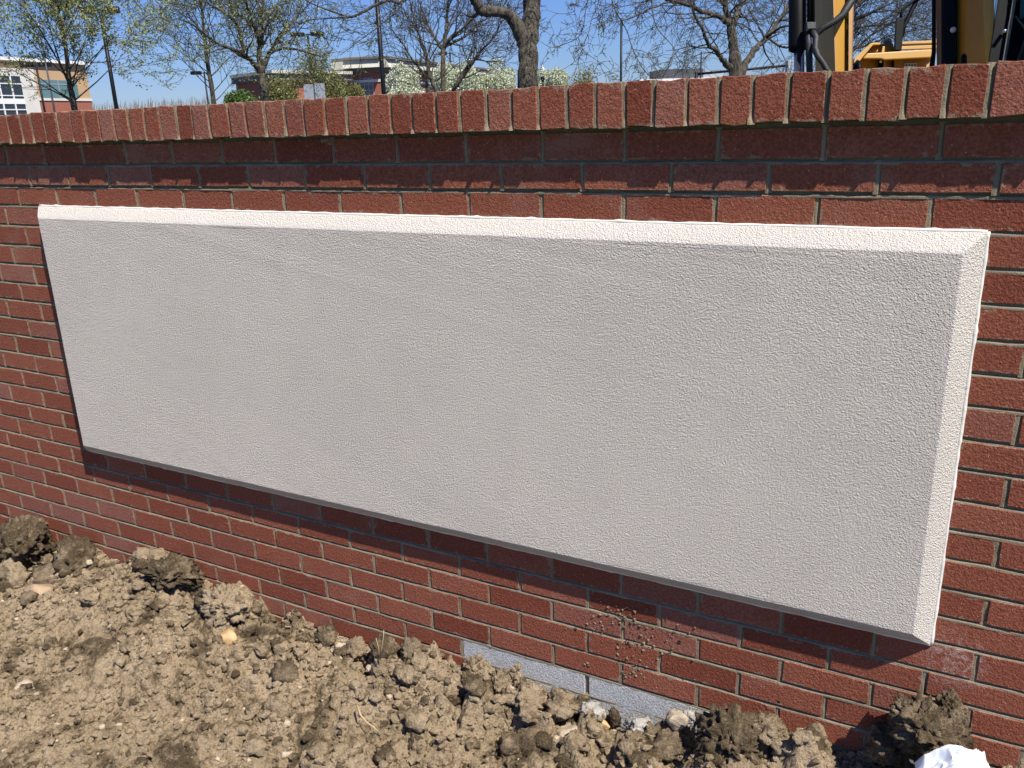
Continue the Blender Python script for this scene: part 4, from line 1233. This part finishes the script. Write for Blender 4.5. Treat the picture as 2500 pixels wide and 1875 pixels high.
# ------------------------------------------------------------------ buildings
M['eifs'] = simple('tan_render', (0.46, 0.30, 0.16), 0.85, var=0.05, scale=1)
M['eifs_white'] = simple('white_render', (0.60, 0.58, 0.52), 0.8, var=0.05, scale=1)
M['white_trim'] = simple('white_trim', (0.75, 0.74, 0.72), 0.6, var=0.03)
M['brickfar'] = simple('far_brick', (0.30, 0.105, 0.065), 0.9, var=0.15, scale=9)
M['roof_grey'] = simple('roof_grey', (0.13, 0.12, 0.11), 0.8, var=0.15, scale=3)
M['cornice'] = simple('cornice', (0.46, 0.45, 0.37), 0.8, var=0.08, scale=3)
M['dark_metal'] = simple('dark_metal', (0.008, 0.008, 0.011), 0.45, spec=0.2)
M['grey_metal'] = simple('grey_metal', (0.27, 0.30, 0.34), 0.5, var=0.08, scale=4)
M['dark_grey'] = simple('dark_grey', (0.05, 0.055, 0.065), 0.6)
mt, t, b = new_mat('window_glass'); b.inputs['Base Color'].default_value = (0.02, 0.03, 0.04, 1); b.inputs['Roughness'].default_value = 0.08; b.inputs['Specular IOR Level'].default_value = 0.8
M['glass'] = mt
mt, t, b = new_mat('teal_glass'); b.inputs['Base Color'].default_value = (0.10, 0.19, 0.19, 1); b.inputs['Roughness'].default_value = 0.1; b.inputs['Specular IOR Level'].default_value = 0.9
M['teal'] = mt

class Facade:
    """a vertical wall plane through two ground points; elements are given where they stand on it"""
    def __init__(self, A, B):
        self.A = up(A, GR); self.u = (up(B, GR) - self.A).normalized(); self.n = Vector((self.u.y, -self.u.x, 0))
        if self.n.dot(Vector(CAM) - self.A) < 0: self.n = -self.n
        self.len = (up(B, GR) - self.A).length
    def sz(self, px, py):
        P = plane_hit(px, py, self.A, self.n); return (P - self.A).dot(self.u), P.z
    def slab(self, s0, s1, z0, z1, out_, thick, name, mat, parent):
        """box whose front lies out_ metres in front of the facade"""
        c = self.A + self.u * ((s0 + s1) / 2) + self.n * (out_ - thick / 2); c.z = (z0 + z1) / 2
        mb = MB(); mb.box(c, (abs(s1 - s0), thick, abs(z1 - z0)), (self.u, self.n, Vector((0, 0, 1))))
        return mb.build(name, mat, parent)

def office():
    A = at(0, 142, 70); B = at(207, 156, 78)
    f = Facade(A, B); L = f.len
    e = empty('office_building', f.A); tag(e, 'tan and white office building over a red brick base at far left', 'building')
    zt = A.z
    s_, zb1 = f.sz(150, 240); _, zb0 = f.sz(150, 246)
    f.slab(-30, L, zb1, zt - .15, 0, 14, 'upper_wall', M['eifs'], e)
    f.slab(-30, L + .02, GR, zb0, 0.03, 14, 'brick_base', M['brickfar'], e)
    f.slab(-30, L + .08, zb0, zb1, 0.10, .5, 'string_course', M['eifs_white'], e)
    f.slab(-30, L + .25, zt - .15, zt + .12, 0.35, 14.6, 'roof_edge', M['white_trim'], e)
    s0, _ = f.sz(-60, 200); s1, _ = f.sz(68, 200); s2, _ = f.sz(88, 240); _, zp = f.sz(40, 168)
    f.slab(-30, s1 + .5, GR, zp, 0.35, .6, 'white_bay', M['eifs_white'], e)
    _, zw1 = f.sz(25, 186); s1w, _ = f.sz(46, 220)
    w_ = f.slab(s1w - 4.2, s1w, GR + .6, zw1, 0.40, .15, 'window', M['glass'], e)
    for k, (py) in enumerate((205, 234, 253, 268)):
        _, zz = f.sz(25, py)
        b_ = f.slab(s1w - 4.2, s1w, zz - .04, zz + .04 + (.35 if k == 2 else 0), 0.46, .1, 'glazing_bar', M['white_trim'], w_)
    for k in range(4): f.slab(s1w - 1.15 * k - 1.0 - .05, s1w - 1.15 * k - 1.0 + .05, GR + .6, zw1, 0.47, .1, 'glazing_bar', M['white_trim'], w_)
    sa, _ = f.sz(96, 220); sb, _ = f.sz(190, 220); _, z1 = f.sz(150, 196); _, z0 = f.sz(150, 239)
    w_ = f.slab(sa, sb, z0, z1, 0.03, .15, 'window', M['teal'], e)
    for k in range(1, 4): f.slab(sa + (sb - sa) * k / 4 - .04, sa + (sb - sa) * k / 4 + .04, z0, z1, 0.06, .1, 'glazing_bar', M['grey_metal'], w_)
    f.slab(sa, sb, (z0 + z1) / 2 - .04 + .4, (z0 + z1) / 2 + .44, 0.055, .1, 'glazing_bar', M['grey_metal'], w_)
office()

def brick_bldg():
    K = at(925, 137, 90); Lf = at(845, 141, 91); Rt = at(1110, 160, 108); 
    e = empty('brick_building', up(K, GR)); tag(e, 'red brick building with pale flared roof cornice at centre behind the trees', 'building')
    for nm, (P, Q) in {'l': (Lf, K), 'r': (K, Rt)}.items():
        f = Facade(P, Q); L = f.len
        zt = K.z; px = 900 if nm == 'l' else 960
        ex0 = 0
        _, zc = f.sz(px, 164 if nm == 'l' else 160); _, zs = f.sz(px, 172 if nm == 'l' else 170)
        zc_, zs_ = K.z - 1.15, K.z - 1.6
        if nm == 'r': L += 12
        f.slab(0, L, GR, zs_, 0, 8, 'brick_wall', M['brickfar'], e)
        f.slab(0, L + .35, zs_, zc_, 0.35, 8.6, 'soffit', M['roof_grey'], e)
        # flared cornice
        mb = MB(); u, n = f.u, f.n; a0 = f.A.copy()
        def pt(s, o_, z): q = a0 + u * s + n * o_; q.z = z; return q
        mb.prism([pt(0, 1.15, zc_), pt(0, .75, zt - .32), pt(0, -6, zt - .32), pt(0, -6, zc_)], u * (L + .4))
        mb.build('cornice', M['cornice'], e)
        mb = MB(); mb.prism([pt(0, 1.15, zt - .315), pt(0, 1.15, zt - .1), pt(0, .6, zt + .02), pt(0, -6, zt + .02), pt(0, -6, zt - .315)], u * (L + .5))
        mb.build('roof_edge', M['roof_grey'], e)
        f.slab(0, L + .06, zs_ - 1.0, zs_ - .72, 0.08, .3, 'string_course', M['eifs_white'], e)
    f = Facade(Lf, K)
    sa, _ = f.sz(880, 205); sb, _ = f.sz(911, 205); _, z1 = f.sz(895, 191); _, z0 = f.sz(895, 236)
    w_ = f.slab(sa, sb, z0, z1, 0.04, .15, 'window', M['glass'], e)
    for k in range(0, 4): f.slab(sa + (sb - sa) * k / 3 - .05, sa + (sb - sa) * k / 3 + .05, z0, z1, 0.07, .1, 'glazing_bar', M['grey_metal'], w_)
    for k in range(0, 4): f.slab(sa, sb, z0 + (z1 - z0) * k / 3 - .05, z0 + (z1 - z0) * k / 3 + .05, 0.075, .1, 'glazing_bar', M['grey_metal'], w_)
    f = Facade(K, Rt)
    for pa, pb in ((990, 1012), (1040, 1060)):
        sa, _ = f.sz(pa, 185); sb, _ = f.sz(pb, 185)
        f.slab(sa, sb, K.z - 2.9, K.z - 2.05, 0.04, .15, 'window', M['teal'], e)
    # long low wing
    P = at(664, 172, 84); Q = at(850, 176, 90); f = Facade(P, Q)
    f.slab(0, f.len, GR, P.z - .9, 0, 8, 'wing_wall', M['brickfar'], e)
    f.slab(-.4, f.len, P.z - .9, P.z - .3, .5, 8.6, 'wing_soffit', M['roof_grey'], e)
    f.slab(-.5, f.len, P.z - .3, P.z, .8, 9, 'wing_cornice', M['cornice'], e)
brick_bldg()

def low_building():
    A = at(1565, 194, 40); B = at(1800, 185, 40.5); f = Facade(A, B)
    e = empty('low_building', f.A); tag(e, 'low flat distant building with white roof edge and dark grey rooftop box', 'building')
    f.slab(0, 9, GR, A.z - .14, 0, 6, 'wall', M['grey_metal'], e)
    f.slab(-.1, 9.1, A.z - .14, A.z, .12, 6.3, 'roof_edge', M['white_trim'], e)
    s0, _ = f.sz(1618, 185); s1, _ = f.sz(1722, 185)
    f.slab(s0, s1, A.z, A.z + .44, -.3, 2, 'rooftop_box', M['dark_grey'], e)
    mb = MB(); u, n = f.u, f.n; a0 = f.A
    def pt(s, o_, z): q = a0 + u * s + n * o_; q.z = z; return q
    mb.prism([pt(s1, -.4, A.z), pt(s1, -.4, A.z + .42), pt(s1 + 1.1, -.4, A.z + .2), pt(s1 + 1.1, -.4, A.z)], n * -1.6)
    mb.build('sloping_cowl', M['grey_metal'], e)
low_building()

# barrier arm
def barrier():
    D = 22
    a = at(1700, 181, D); c = at(1925, 160, D)
    e = empty('boom_barrier', up(c, GR)); tag(e, 'thin dark horizontal bar ending at a pale box left of the digger', 'barrier')
    mb = MB(); mb.tube([a, c], .032, 8); mb.build('bar', M['dark_metal'], e, smooth=True)
    mb = MB(); x = at(1929, 175, D); mb.box(Vector((x.x, x.y, (at(1928, 149, D).z + GR) / 2)), (.21, .2, at(1928, 149, D).z - GR), ((Vector(RC[0]) * Vector((1, 1, 0))).normalized(), (Vector(RC[2]) * Vector((1, 1, 0))).normalized(), Vector((0, 0, 1))))
    mb.build('pale_box', simple('pale_panel', (0.42, 0.47, 0.55), 0.7), e, bevel=.01)
    mb = MB(); q = a.copy(); mb.tube([up(q, GR), q + Vector((0, 0, .05))], .04, 8); mb.build('post', M['dark_metal'], e, smooth=True)
barrier()

# sheet sign
def sheet_sign():
    D = 30
    A = at(743, 232, D); B = at(794, 232, D); zt = at(770, 204, D).z
    e = empty('sheet_sign', up((A + B) / 2, GR)); tag(e, 'back of a plain grey sheet metal sign in two leaves under the olive tree', 'sign')
    f = Facade(A, B); L = f.len
    f.slab(0, L * .46, A.z - .5, zt - .02, 0, .03, 'sign_sheet', M['grey_metal'], e)
    f.slab(L * .53, L, A.z - .5, zt, 0, .03, 'sign_sheet', M['grey_metal'], e)
    f.slab(L * .465, L * .525, GR, zt - .04, -.005, .06, 'post', M['dark_grey'], e)
sheet_sign()

# lamp posts
def lamp(px, py, D, ptop, r, label, heads='both', hw=.45, head=True, lean=None, knob=False):
    b_ = at(px, py, D); base = up(b_, GR)
    # the post is vertical; its top height is where the photo shows it
    n = (Vector(CAM) - base); n.z = 0; n.normalize()
    zt = plane_hit(ptop[0], ptop[1], base, n).z
    e = empty('lamp_post', base); tag(e, label, 'lamp post', 'lamp posts beyond the wall')
    mb = MB(); mb.tube([base, Vector((base.x, base.y, zt))], [r, r * .85], 12); mb.build('pole', M['dark_metal'], e, smooth=True)
    mb = MB(); mb.tube([base, base + Vector((0, 0, .5))], [r * 2.6, r * 2.4], 14); mb.build('footing', M['cornice'], e)
    if head:
        rt = (Vector(RC[0]) * Vector((1, 1, 0))).normalized(); fw = Vector((-rt.y, rt.x, 0))
        tp = Vector((base.x, base.y, zt))
        mb = MB(); mb.tube([tp - rt * .25 + Vector((0, 0, -.06)), tp + rt * .25 + Vector((0, 0, -.06))], r * .45, 8); mb.build('bracket', M['dark_metal'], e)
        for sgn in ((-1, 1) if heads == 'both' else (-1,) if heads == 'left' else (1,)):
            mb = MB(); mb.box(tp + rt * sgn * (.22 + hw / 2) + Vector((0, 0, -.04)), (hw, .34, .24), (rt, fw, Vector((0, 0, 1))))
            mb.build('lamp_head', M['dark_metal'], e, bevel=.03)
    return e
lamp(284, 262, 32, (250, 22), .082, 'tall black twin head lamp post right of the maple at far left')
lamp(109, 270, 55, (93, 157), .075, 'distant twin head lamp post in front of the tan office wall', hw=.75)
lamp(508, 250, 62, (500, 176), .07, 'distant lamp post with one head beside the slender tree', 'left', .75)
lamp(763, 205, 55, (760, 82), .085, 'lamp post with twin heads half hidden in olive branches', hw=.85)
lamp(937, 228, 25, (915, -60), .074, 'thick black lamp pole running out of the top left of centre', hw=.5)
lamp(1516, 201, 30, (1517, 48), .046, 'slim dark pole under the twigs right of centre', head=False)
lamp(1710, 190, 34, (1711, 126), .034, 'short thin post left of the broad tree', head=False)
lamp(1102, 200, 60, (1101, 128), .07, 'far lamp post hidden among the bare tree stems', 'left', .6)
def bollard():
    base = up(at(1325, 200, 20), GR); D = 20
    e = empty('post_light', base); tag(e, 'short black post with rounded cap right of the thick centre trunk', 'post')
    zt = plane_hit(1325, 186, base, Vector((0, 1, 0))).z
    mb = MB(); mb.tube([base, Vector((base.x, base.y, zt - .1))], .028, 10); mb.build('pole', M['dark_metal'], e, smooth=True)
    mb = MB(); mb.tube([Vector((base.x, base.y, zt - .12)), Vector((base.x, base.y, zt - .05)), Vector((base.x, base.y, zt - .015)), Vector((base.x, base.y, zt))], [.03, .045, .048, .025], 12); mb.build('cap', M['dark_metal'], e, smooth=True)
bollard()
def cupola():
    c = at(1325, 176, 120); e = empty('cupola', up(c, GR)); tag(e, 'tiny white cupola just showing above the blossom right of the trunk', 'cupola')
    z = c.z
    mb = MB(); mb.tube([up(c, GR), up(c, z)], [1.6, .6], 8); mb.build('tower', M['cornice'], e)
    mb = MB(); mb.tube([up(c, z), up(c, z + .35), up(c, z + .5), up(c, z + .6), up(c, z + .95)], [.5, .5, .22, .14, .03], 10); mb.build('finial', M['white_trim'], e, smooth=True)
cupola()
def flagpole():
    base = up(at(133, 270, 45), GR); n = (Vector(CAM) - base); n.z = 0; n.normalize()
    zt = plane_hit(97, 64, base, n).z
    e = empty('flagpole', base); tag(e, 'thin pole with a small pale ball on top behind the maple', 'pole')
    mb = MB(); mb.tube([base, up(base, zt)], [.07, .03], 8); mb.build('pole', M['dark_grey'], e, smooth=True)
    mb = MB(); mb.tube([up(base, zt - .02), up(base, zt + .03), up(base, zt + .09), up(base, zt + .13)], [.03, .075, .075, .02], 8); mb.build('ball', M['white_trim'], e, smooth=True)
flagpole()

# ================================================================== the yellow digger
M['yellow'] = simple('yellow_paint', (0.37, 0.195, 0.022), 0.42, var=0.06, scale=5, spec=0.5)
M['orange'] = simple('yellow_edge', (0.30, 0.145, 0.025), 0.5, var=0.1, scale=8)
M['black'] = simple('black_paint', (0.005, 0.005, 0.0055), 0.5, spec=0.10)
M['rubber'] = simple('hose_rubber', (0.014, 0.014, 0.014), 0.6, bs=0.3, bscale=120)
M['chrome'] = simple('chrome_rod', (0.62, 0.62, 0.64), 0.14, 0.95, var=0.02)
M['steel'] = simple('worn_steel', (0.30, 0.27, 0.24), 0.45, 0.6, var=0.25, scale=30)
M['decal_yellow'] = simple('decal_yellow', (0.85, 0.72, 0.03), 0.5, var=0.02)
M['decal_white'] = simple('decal_white', (0.62, 0.64, 0.68), 0.5, var=0.05)
def digger():
    base = up(at(2230, 150, 7.0), GR)
    e = empty('excavator', base); tag(e, 'yellow and black excavator parked close behind the wall at top right', 'excavator')
    def edge(x0, x1, D, y0=-450, y1=520):
        k = (x1 - x0) / 172.0
        return at(x0 + k * y1, y1, D), at(x0 + k * y0, y0, D)
    def loft(name, edges, mat, bevel=0.008):
        mb = MB(); n = len(edges); lo = [a for a, _ in edges]; hi = [b_ for _, b_ in edges]
        mb.add(lo + hi, [tuple(range(n)), tuple(range(2 * n - 1, n - 1, -1))] + [(i, i + n, (i + 1) % n + n, (i + 1) % n) for i in range(n)])
        return mb.build(name, mat, e, bevel=bevel)
    def tubep(name, pts, mat, n=14, parent=None):
        mb = MB(); mb.tube([at(a, b_, d) for a, b_, d, _ in pts], [q * d / FPX for a, b_, d, q in pts], n)
        return mb.build(name, mat, parent or e, smooth=True)
    # stick, hanging almost upright
    A = edge(1987, 1990, 5.85); B = edge(2034, 2039, 5.5); C_ = edge(2072, 2071, 5.56); D_ = (A[0] + (C_[0] - B[0]), A[1] + (C_[1] - B[1]))
    st = loft('stick', [A, B, C_, D_], M['yellow'])
    a = edge(2072, 2071, 5.50); b2 = edge(2083, 2079, 5.50); c2 = edge(2085, 2081, 5.95); d2 = edge(2074, 2073, 5.95)
    loft('stick_flange', [a, b2, c2, d2], M['orange'], .003)
    a = edge(2034, 2039, 5.48); b2 = edge(2037, 2042, 5.48); c2 = edge(2037, 2042, 5.53); d2 = edge(2034, 2039, 5.53)
    loft('weld_strip', [a, b2, c2, d2], M['orange'], .001)
    # warning decal lying on the lit face, with triangle and figure
    Bp = at(2034, 0, 5.5); Cp = at(2072, 0, 5.56); nrm = (Cp - Bp).cross(B[1] - B[0]).normalized()
    if nrm.dot(Vector(CAM) - Bp) < 0: nrm = -nrm
    def onf(px, py, o_=0.0): return plane_hit(px, py, Bp + nrm * (0.003 + o_), nrm)
    mb = MB(); q = [onf(2060, 73), onf(2071, 71), onf(2072, 33), onf(2069, 33)]; mb.prism(q, nrm * -.002); mb.build('warning_label', M['decal_yellow'], e)
    mb = MB(); mb.prism([onf(2069.2, 58, .002), onf(2070.6, 58, .002), onf(2070.6, 45, .002), onf(2069.2, 45, .002)], nrm * -.001)
    mb.prism([onf(2064, 54, .002), onf(2068, 57, .002), onf(2068.3, 55.6, .002), onf(2064.6, 52.6, .002)], nrm * -.001)
    mb.prism([onf(2066.5, 50, .002), onf(2068.4, 50, .002), onf(2068.4, 45, .002)], nrm * -.001)
    mb.build('warning_symbol', M['black'], e)
    mb = MB(); q = [onf(2060, -2), onf(2067, -2), onf(2061.5, 10)]; mb.prism(q, nrm * -.002); mb.build('warning_label', M['decal_yellow'], e)
    # bucket cylinder: barrel, end gland and bright rod
    tubep('cylinder_barrel', [(1947, -450, 5.45, 21), (1947, 60, 5.45, 21), (1947, 112, 5.45, 21.5), (1947, 121, 5.45, 21), (1947, 124, 5.45, 16)], M['black'], 28)
    tubep('cylinder_rod', [(1951, 120, 5.45, 12.5), (1951, 520, 5.45, 12.5)], M['chrome'], 24)
    tubep('hydraulic_pipe', [(1975, -450, 5.36, 5), (1975, 60, 5.36, 5)], M['black'], 12)
    tubep('hydraulic_pipe', [(1984, -450, 5.40, 5), (1984, 60, 5.40, 5)], M['black'], 12)
    mb = MB(); mb.box(at(1978, 66, 5.34), (.062, .05, .048), (Vector(RC[0]), Vector(RC[2]), Vector(RC[1]))); mb.build('hose_clamp', M['rubber'], e, bevel=.006)
    for x in (1971, 1983):
        tubep('hose_fitting', [(x, 71, 5.33, 3.2), (x, 75, 5.33, 3.2)], M['steel'], 10)
    tubep('hose', [(1973, 74, 5.36, 7), (1974, 110, 5.36, 8), (1976, 150, 5.38, 8), (1978, 230, 5.4, 8)], M['rubber'])
    tubep('hose', [(1983, 74, 5.34, 7), (1992, 92, 5.33, 8), (1990, 118, 5.32, 8), (1996, 136, 5.3, 7.5), (2008, 152, 5.3, 7), (2022, 176, 5.3, 7), (2044, 225, 5.3, 7)], M['rubber'])
    tubep('hose', [(1990, 100, 5.4, 7), (1994, 82, 5.38, 8), (2010, 68, 5.36, 8), (2040, 51, 5.34, 8), (2058, 36, 5.33, 9), (2078, 4, 5.33, 9), (2112, -60, 5.4, 9), (2150, -180, 5.5, 9)], M['rubber'], 16)
    # boom and its cylinder next to the cab
    A = edge(2337, 2336, 5.60); B = edge(2400, 2407, 5.42); C_ = edge(2418, 2411, 5.60); D_ = (A[0] + (C_[0] - B[0]), A[1] + (C_[1] - B[1]))
    loft('boom', [A, B, C_, D_], M['yellow'])
    mb = MB(); mb.prism([at(2416, -400, 5.62), at(2422, -400, 5.62), at(2421, 82, 5.62), at(2419, 92, 5.62), at(2409, 95, 5.62)], Vector(RC[2]) * .05); mb.build('boom_flange', M['orange'], e)
    a = edge(2297, 2297, 5.6); b2 = edge(2337, 2336, 5.56); c2 = edge(2334, 2334, 5.9); d2 = edge(2298, 2298, 5.9)
    loft('boom_cylinder_guard', [a, b2, c2, d2], M['black'], .02)
    a = edge(2285, 2287, 5.72); b2 = edge(2297, 2297, 5.66); c2 = edge(2297, 2297, 6.0); d2 = edge(2286, 2288, 6.0)
    loft('side_rail', [a, b2, c2, d2], M['dark_brown'] if 'dark_brown' in M else M['orange'], .004)
    tubep('pale_spot', [(2327, 73, 5.52, 7), (2327, 74, 5.50, 4)], M['decal_white'], 12)  # small pale disc on the black column
    tubep('rubber_stop', [(2353, 190, 5.40, 7), (2353, 140, 5.40, 7), (2353, 134, 5.40, 5), (2353, 131, 5.40, 2)], M['black'], 14)
    # arch joining the two outside the picture
    tubep('boom_arch', [(2375, -430, 5.7, 60), (2330, -620, 5.8, 60), (2200, -700, 5.85, 55), (2080, -600, 5.8, 50), (2030, -430, 5.75, 45)], M['yellow'], 4)
    # thin upright
    tubep('grab_pole', [(2280, -450, 6.2, 4.8), (2280, 125, 6.2, 4.8), (2276, 155, 6.2, 6), (2272, 210, 6.2, 6)], M['black'], 10)
    # engine housing
    D = 8.0; dep = Vector(RC[2]) * 1.1; dep.z = 0
    def pr(name, pts, DD, depth, mat, bevel=0.012):
        mb = MB(); v = Vector(ray(2090, 140)); v.z = 0; v = v.normalized() * depth
        mb.prism([at(a, b_, DD) for a, b_ in pts], v); return mb.build(name, mat, e, bevel=bevel)
    pr('engine_housing', [(2092, 500), (2095, 152), (2112, 134), (2275, 130), (2279, 500)], 8.06, 1.2, M['yellow'])
    pr('sloping_cowl', [(2084, 152), (2087, 140), (2125, 106), (2131, 104), (2150, 104), (2150, 109), (2132, 110), (2128, 114), (2100, 148), (2090, 156)], 7.98, .5, M['yellow'], .006)
    pr('top_box', [(2126, 128), (2130, 108), (2181, 105), (2183, 128)], 8.1, .8, M['yellow'])
    pr('top_box', [(2152, 128), (2155, 113), (2181, 112), (2183, 128)], 8.02, .1, M['yellow'], .004)
    pr('ledge', [(2106, 143), (2117, 130), (2275, 120), (2279, 140), (2160, 146), (2150, 143)], 7.90, .35, M['yellow'], .01)
    pr('rear_rail', [(2198, 108), (2198, 102), (2290, 98), (2290, 105)], 8.5, .12, M['yellow'], .004)
    pr('rear_rail', [(2198, 121), (2198, 113), (2290, 109), (2290, 118)], 8.3, .12, M['yellow'], .004)
    pr('rear_recess', [(2198, 114), (2198, 107), (2290, 104), (2290, 110)], 8.7, .1, M['black'], 0)
    pr('panel_gap', [(2176, 210), (2177, 146), (2183, 146), (2182, 210)], 8.03, .05, M['black'], 0)
    pr('lamp_recess', [(2143, 168), (2144, 147), (2146, 144), (2158, 143), (2159, 168)], 8.02, .05, M['black'], 0)
    pr('lamp_surround', [(2157, 170), (2157, 145), (2143, 146), (2143, 143), (2159, 141.5), (2162, 143), (2162, 170)], 7.99, .07, M['yellow'], .003)
    tubep('lamp', [(2150, 150, 7.99, 3.4), (2150, 150, 7.96, 2.6)], M['decal_white'], 12)
    pr('white_label', [(2208, 163), (2209, 155), (2238, 154), (2238, 162)], 8.045, .02, M['decal_white'], 0)
    for k in range(4):
        pr('label_mark', [(2211 + 7 * k, 161), (2211.5 + 7 * k, 157), (2215.5 + 7 * k, 157), (2215 + 7 * k, 161)], 8.04, .004, M['dark_grey'], 0)
    pr('strut_bracket', [(2258, 170), (2266, 147), (2272, 147), (2268, 170)], 7.95, .05, M['yellow'], .003)
    tubep('fuel_cap', [(2168, 101, 8.2, 8), (2168, 100.2, 8.6, 8)], M['steel'], 14)
    pr('filler_neck', [(2156, 106), (2157, 98), (2166, 96.5), (2178, 99), (2179, 105)], 8.15, .12, M['steel'], .01)
    tubep('hinge', [(2086, 175, 7.9, 4), (2088, 158, 7.9, 5), (2094, 149, 7.9, 4), (2099, 152, 7.9, 3)], M['black'], 10)
    tubep('coupling', [(2096, 150, 7.86, 5), (2098, 168, 7.86, 6), (2099, 190, 7.86, 6)], M['black'], 10)
    # exhaust stack with bent handrail and sloping strut
    pr('exhaust_box', [(2184, 123), (2188, 44), (2190, 42), (2207, 44), (2209, 47), (2201, 123)], 7.9, .2, M['black'], .008)
    tubep('handrail', [(2199, 45, 7.95, 3.4), (2201, 30, 7.95, 3.4), (2207, 20, 7.95, 3.4), (2222, 8, 7.95, 3.4), (2245, -10, 7.95, 3.4), (2300, -50, 7.95, 3.4)], M['black'], 8)
    tubep('strut', [(2201, 90, 8.0, 5), (2208, 62, 8.0, 5), (2238, 0, 8.0, 6), (2270, -60, 8.0, 6)], M['black'], 8)
    # cab
    def cpost(x0, x1, w, DD, name='cab_pillar', mat='black'):
        a = edge(x0, x1, DD, -420, 420); b2 = edge(x0 + w, x1 + w, DD - .02, -420, 420); c2 = edge(x0 + w + 8, x1 + w + 8, DD + .12, -420, 420); d2 = edge(x0 + 6, x1 + 6, DD + .12, -420, 420)
        return loft(name, [a, b2, c2, d2], M[mat], .006)
    cpost(2436, 2409, 34, 5.0)
    cpost(2471, 2442, 2.2, 4.97, 'pillar_highlight', 'steel')  # thin steel strip standing in for the highlight down the pillar
    cpost(2850, 2840, 40, 4.6)
    mb = MB(); mb.tube([at(2452, 76, 4.93), at(2452, 76, 4.97)], .011, 12); mb.build('door_knob', M['chrome'], e, smooth=True)
    P0, P1, P2, P3 = at(2468, -420, 5.02), at(2900, -420, 4.5), at(2860, 420, 4.5), at(2395, 420, 5.02)
    mb = MB(); mb.prism([P0, P1, P2, P3], Vector(RC[2]) * .006); gl = mb.build('cab_window', M['cabglass'], e)
    # interior: seat and console behind the glass, far window
    Dd = Vector(ray(2462, 100)); Dd.z = 0; Dd.normalize()
    mb = MB(); mb.prism([P0 + Dd * 1.4 + Vector((0, 0, .2)), P1 + Dd * 1.2, P2 + Dd * 1.2, P3 + Dd * 1.4], Dd * .05); mb.build('cab_rear_wall', M['black'], e)
    mb = MB(); mb.prism([P3, P2, P2 + Dd * 1.3, P3 + Dd * 1.45], Vector((0, 0, -.05))); mb.build('cab_floor', M['black'], e)
    mb = MB(); mb.prism([P0, P1, P1 + Dd * 1.3, P0 + Dd * 1.45], Vector((0, 0, .06))); mb.build('cab_roof', M['black'], e, bevel=.02)
    mb = MB(); mb.prism([at(2487, 46, 5.9), at(2600, 50, 5.9), at(2600, -120, 5.9), at(2494, -120, 5.9)], Dd * .01); mb.build('tinted_pane', M['tint'], e)
    tubep('control_lever', [(2478, 40, 5.4, 2), (2495, 62, 5.4, 2.5), (2506, 80, 5.4, 2)], M['steel'], 6)
    tubep('seat', [(2570, 260, 5.5, 70), (2570, 150, 5.5, 80), (2580, 60, 5.6, 62), (2582, -30, 5.65, 40)], M['rubber'], 12)
    # running gear hidden behind the wall
    u = (Vector(RC[0]) * Vector((1, 1, 0))).normalized(); f = Vector((-u.y, u.x, 0))
    for s in (0, 1):
        mb = MB(); c = base + f * (s * 1.9 - .4) + u * .4
        pts = []
        for k in range(16):
            an = 2 * PI * k / 16; pts.append(c + u * (math.copysign(1.0, math.cos(an)) * 1.0 + .3 * math.cos(an)) + Vector((0, 0, .32 + .31 * math.sin(an))))
        mb.prism(pts, f * .42); mb.build('track', M['rubber'], e)
    mb = MB(); mb.box(base + f * .7 + u * .5 + Vector((0, 0, .95)), (2.4, 2.2, .45), (u, f, Vector((0, 0, 1)))); mb.build('turntable', M['yellow'], e, bevel=.03)
    q = at(2030, 520, 5.6)
    mb = MB(); r_ = []
    for k in range(9):
        an = -.3 + 2.9 * k / 8; r_.append(Vector((q.x, q.y, max(q.z - .05, GR + .42))) + u * (.38 * math.cos(an + 1.9)) + Vector((0, 0, .36 * math.sin(an + 3.1))))
    mb.prism(r_, f * .5); mb.build('bucket', M['steel'], e)
M['dark_brown'] = simple('dark_brown_rail', (0.10, 0.055, 0.02), 0.6)
mt, t, b = new_mat('cab_glass'); b.inputs['Base Color'].default_value = (0.35, 0.42, 0.42, 1); b.inputs['Roughness'].default_value = 0.03; b.inputs['Transmission Weight'].default_value = 1.0; b.inputs['IOR'].default_value = 1.1
M['cabglass'] = mt
M['tint'] = simple('tinted_pane', (0.08, 0.28, 0.27), 0.15, var=0.2)
digger()
print('VERTS', sum(len(o.data.polygons) for o in COL.objects if o.type == 'MESH'))
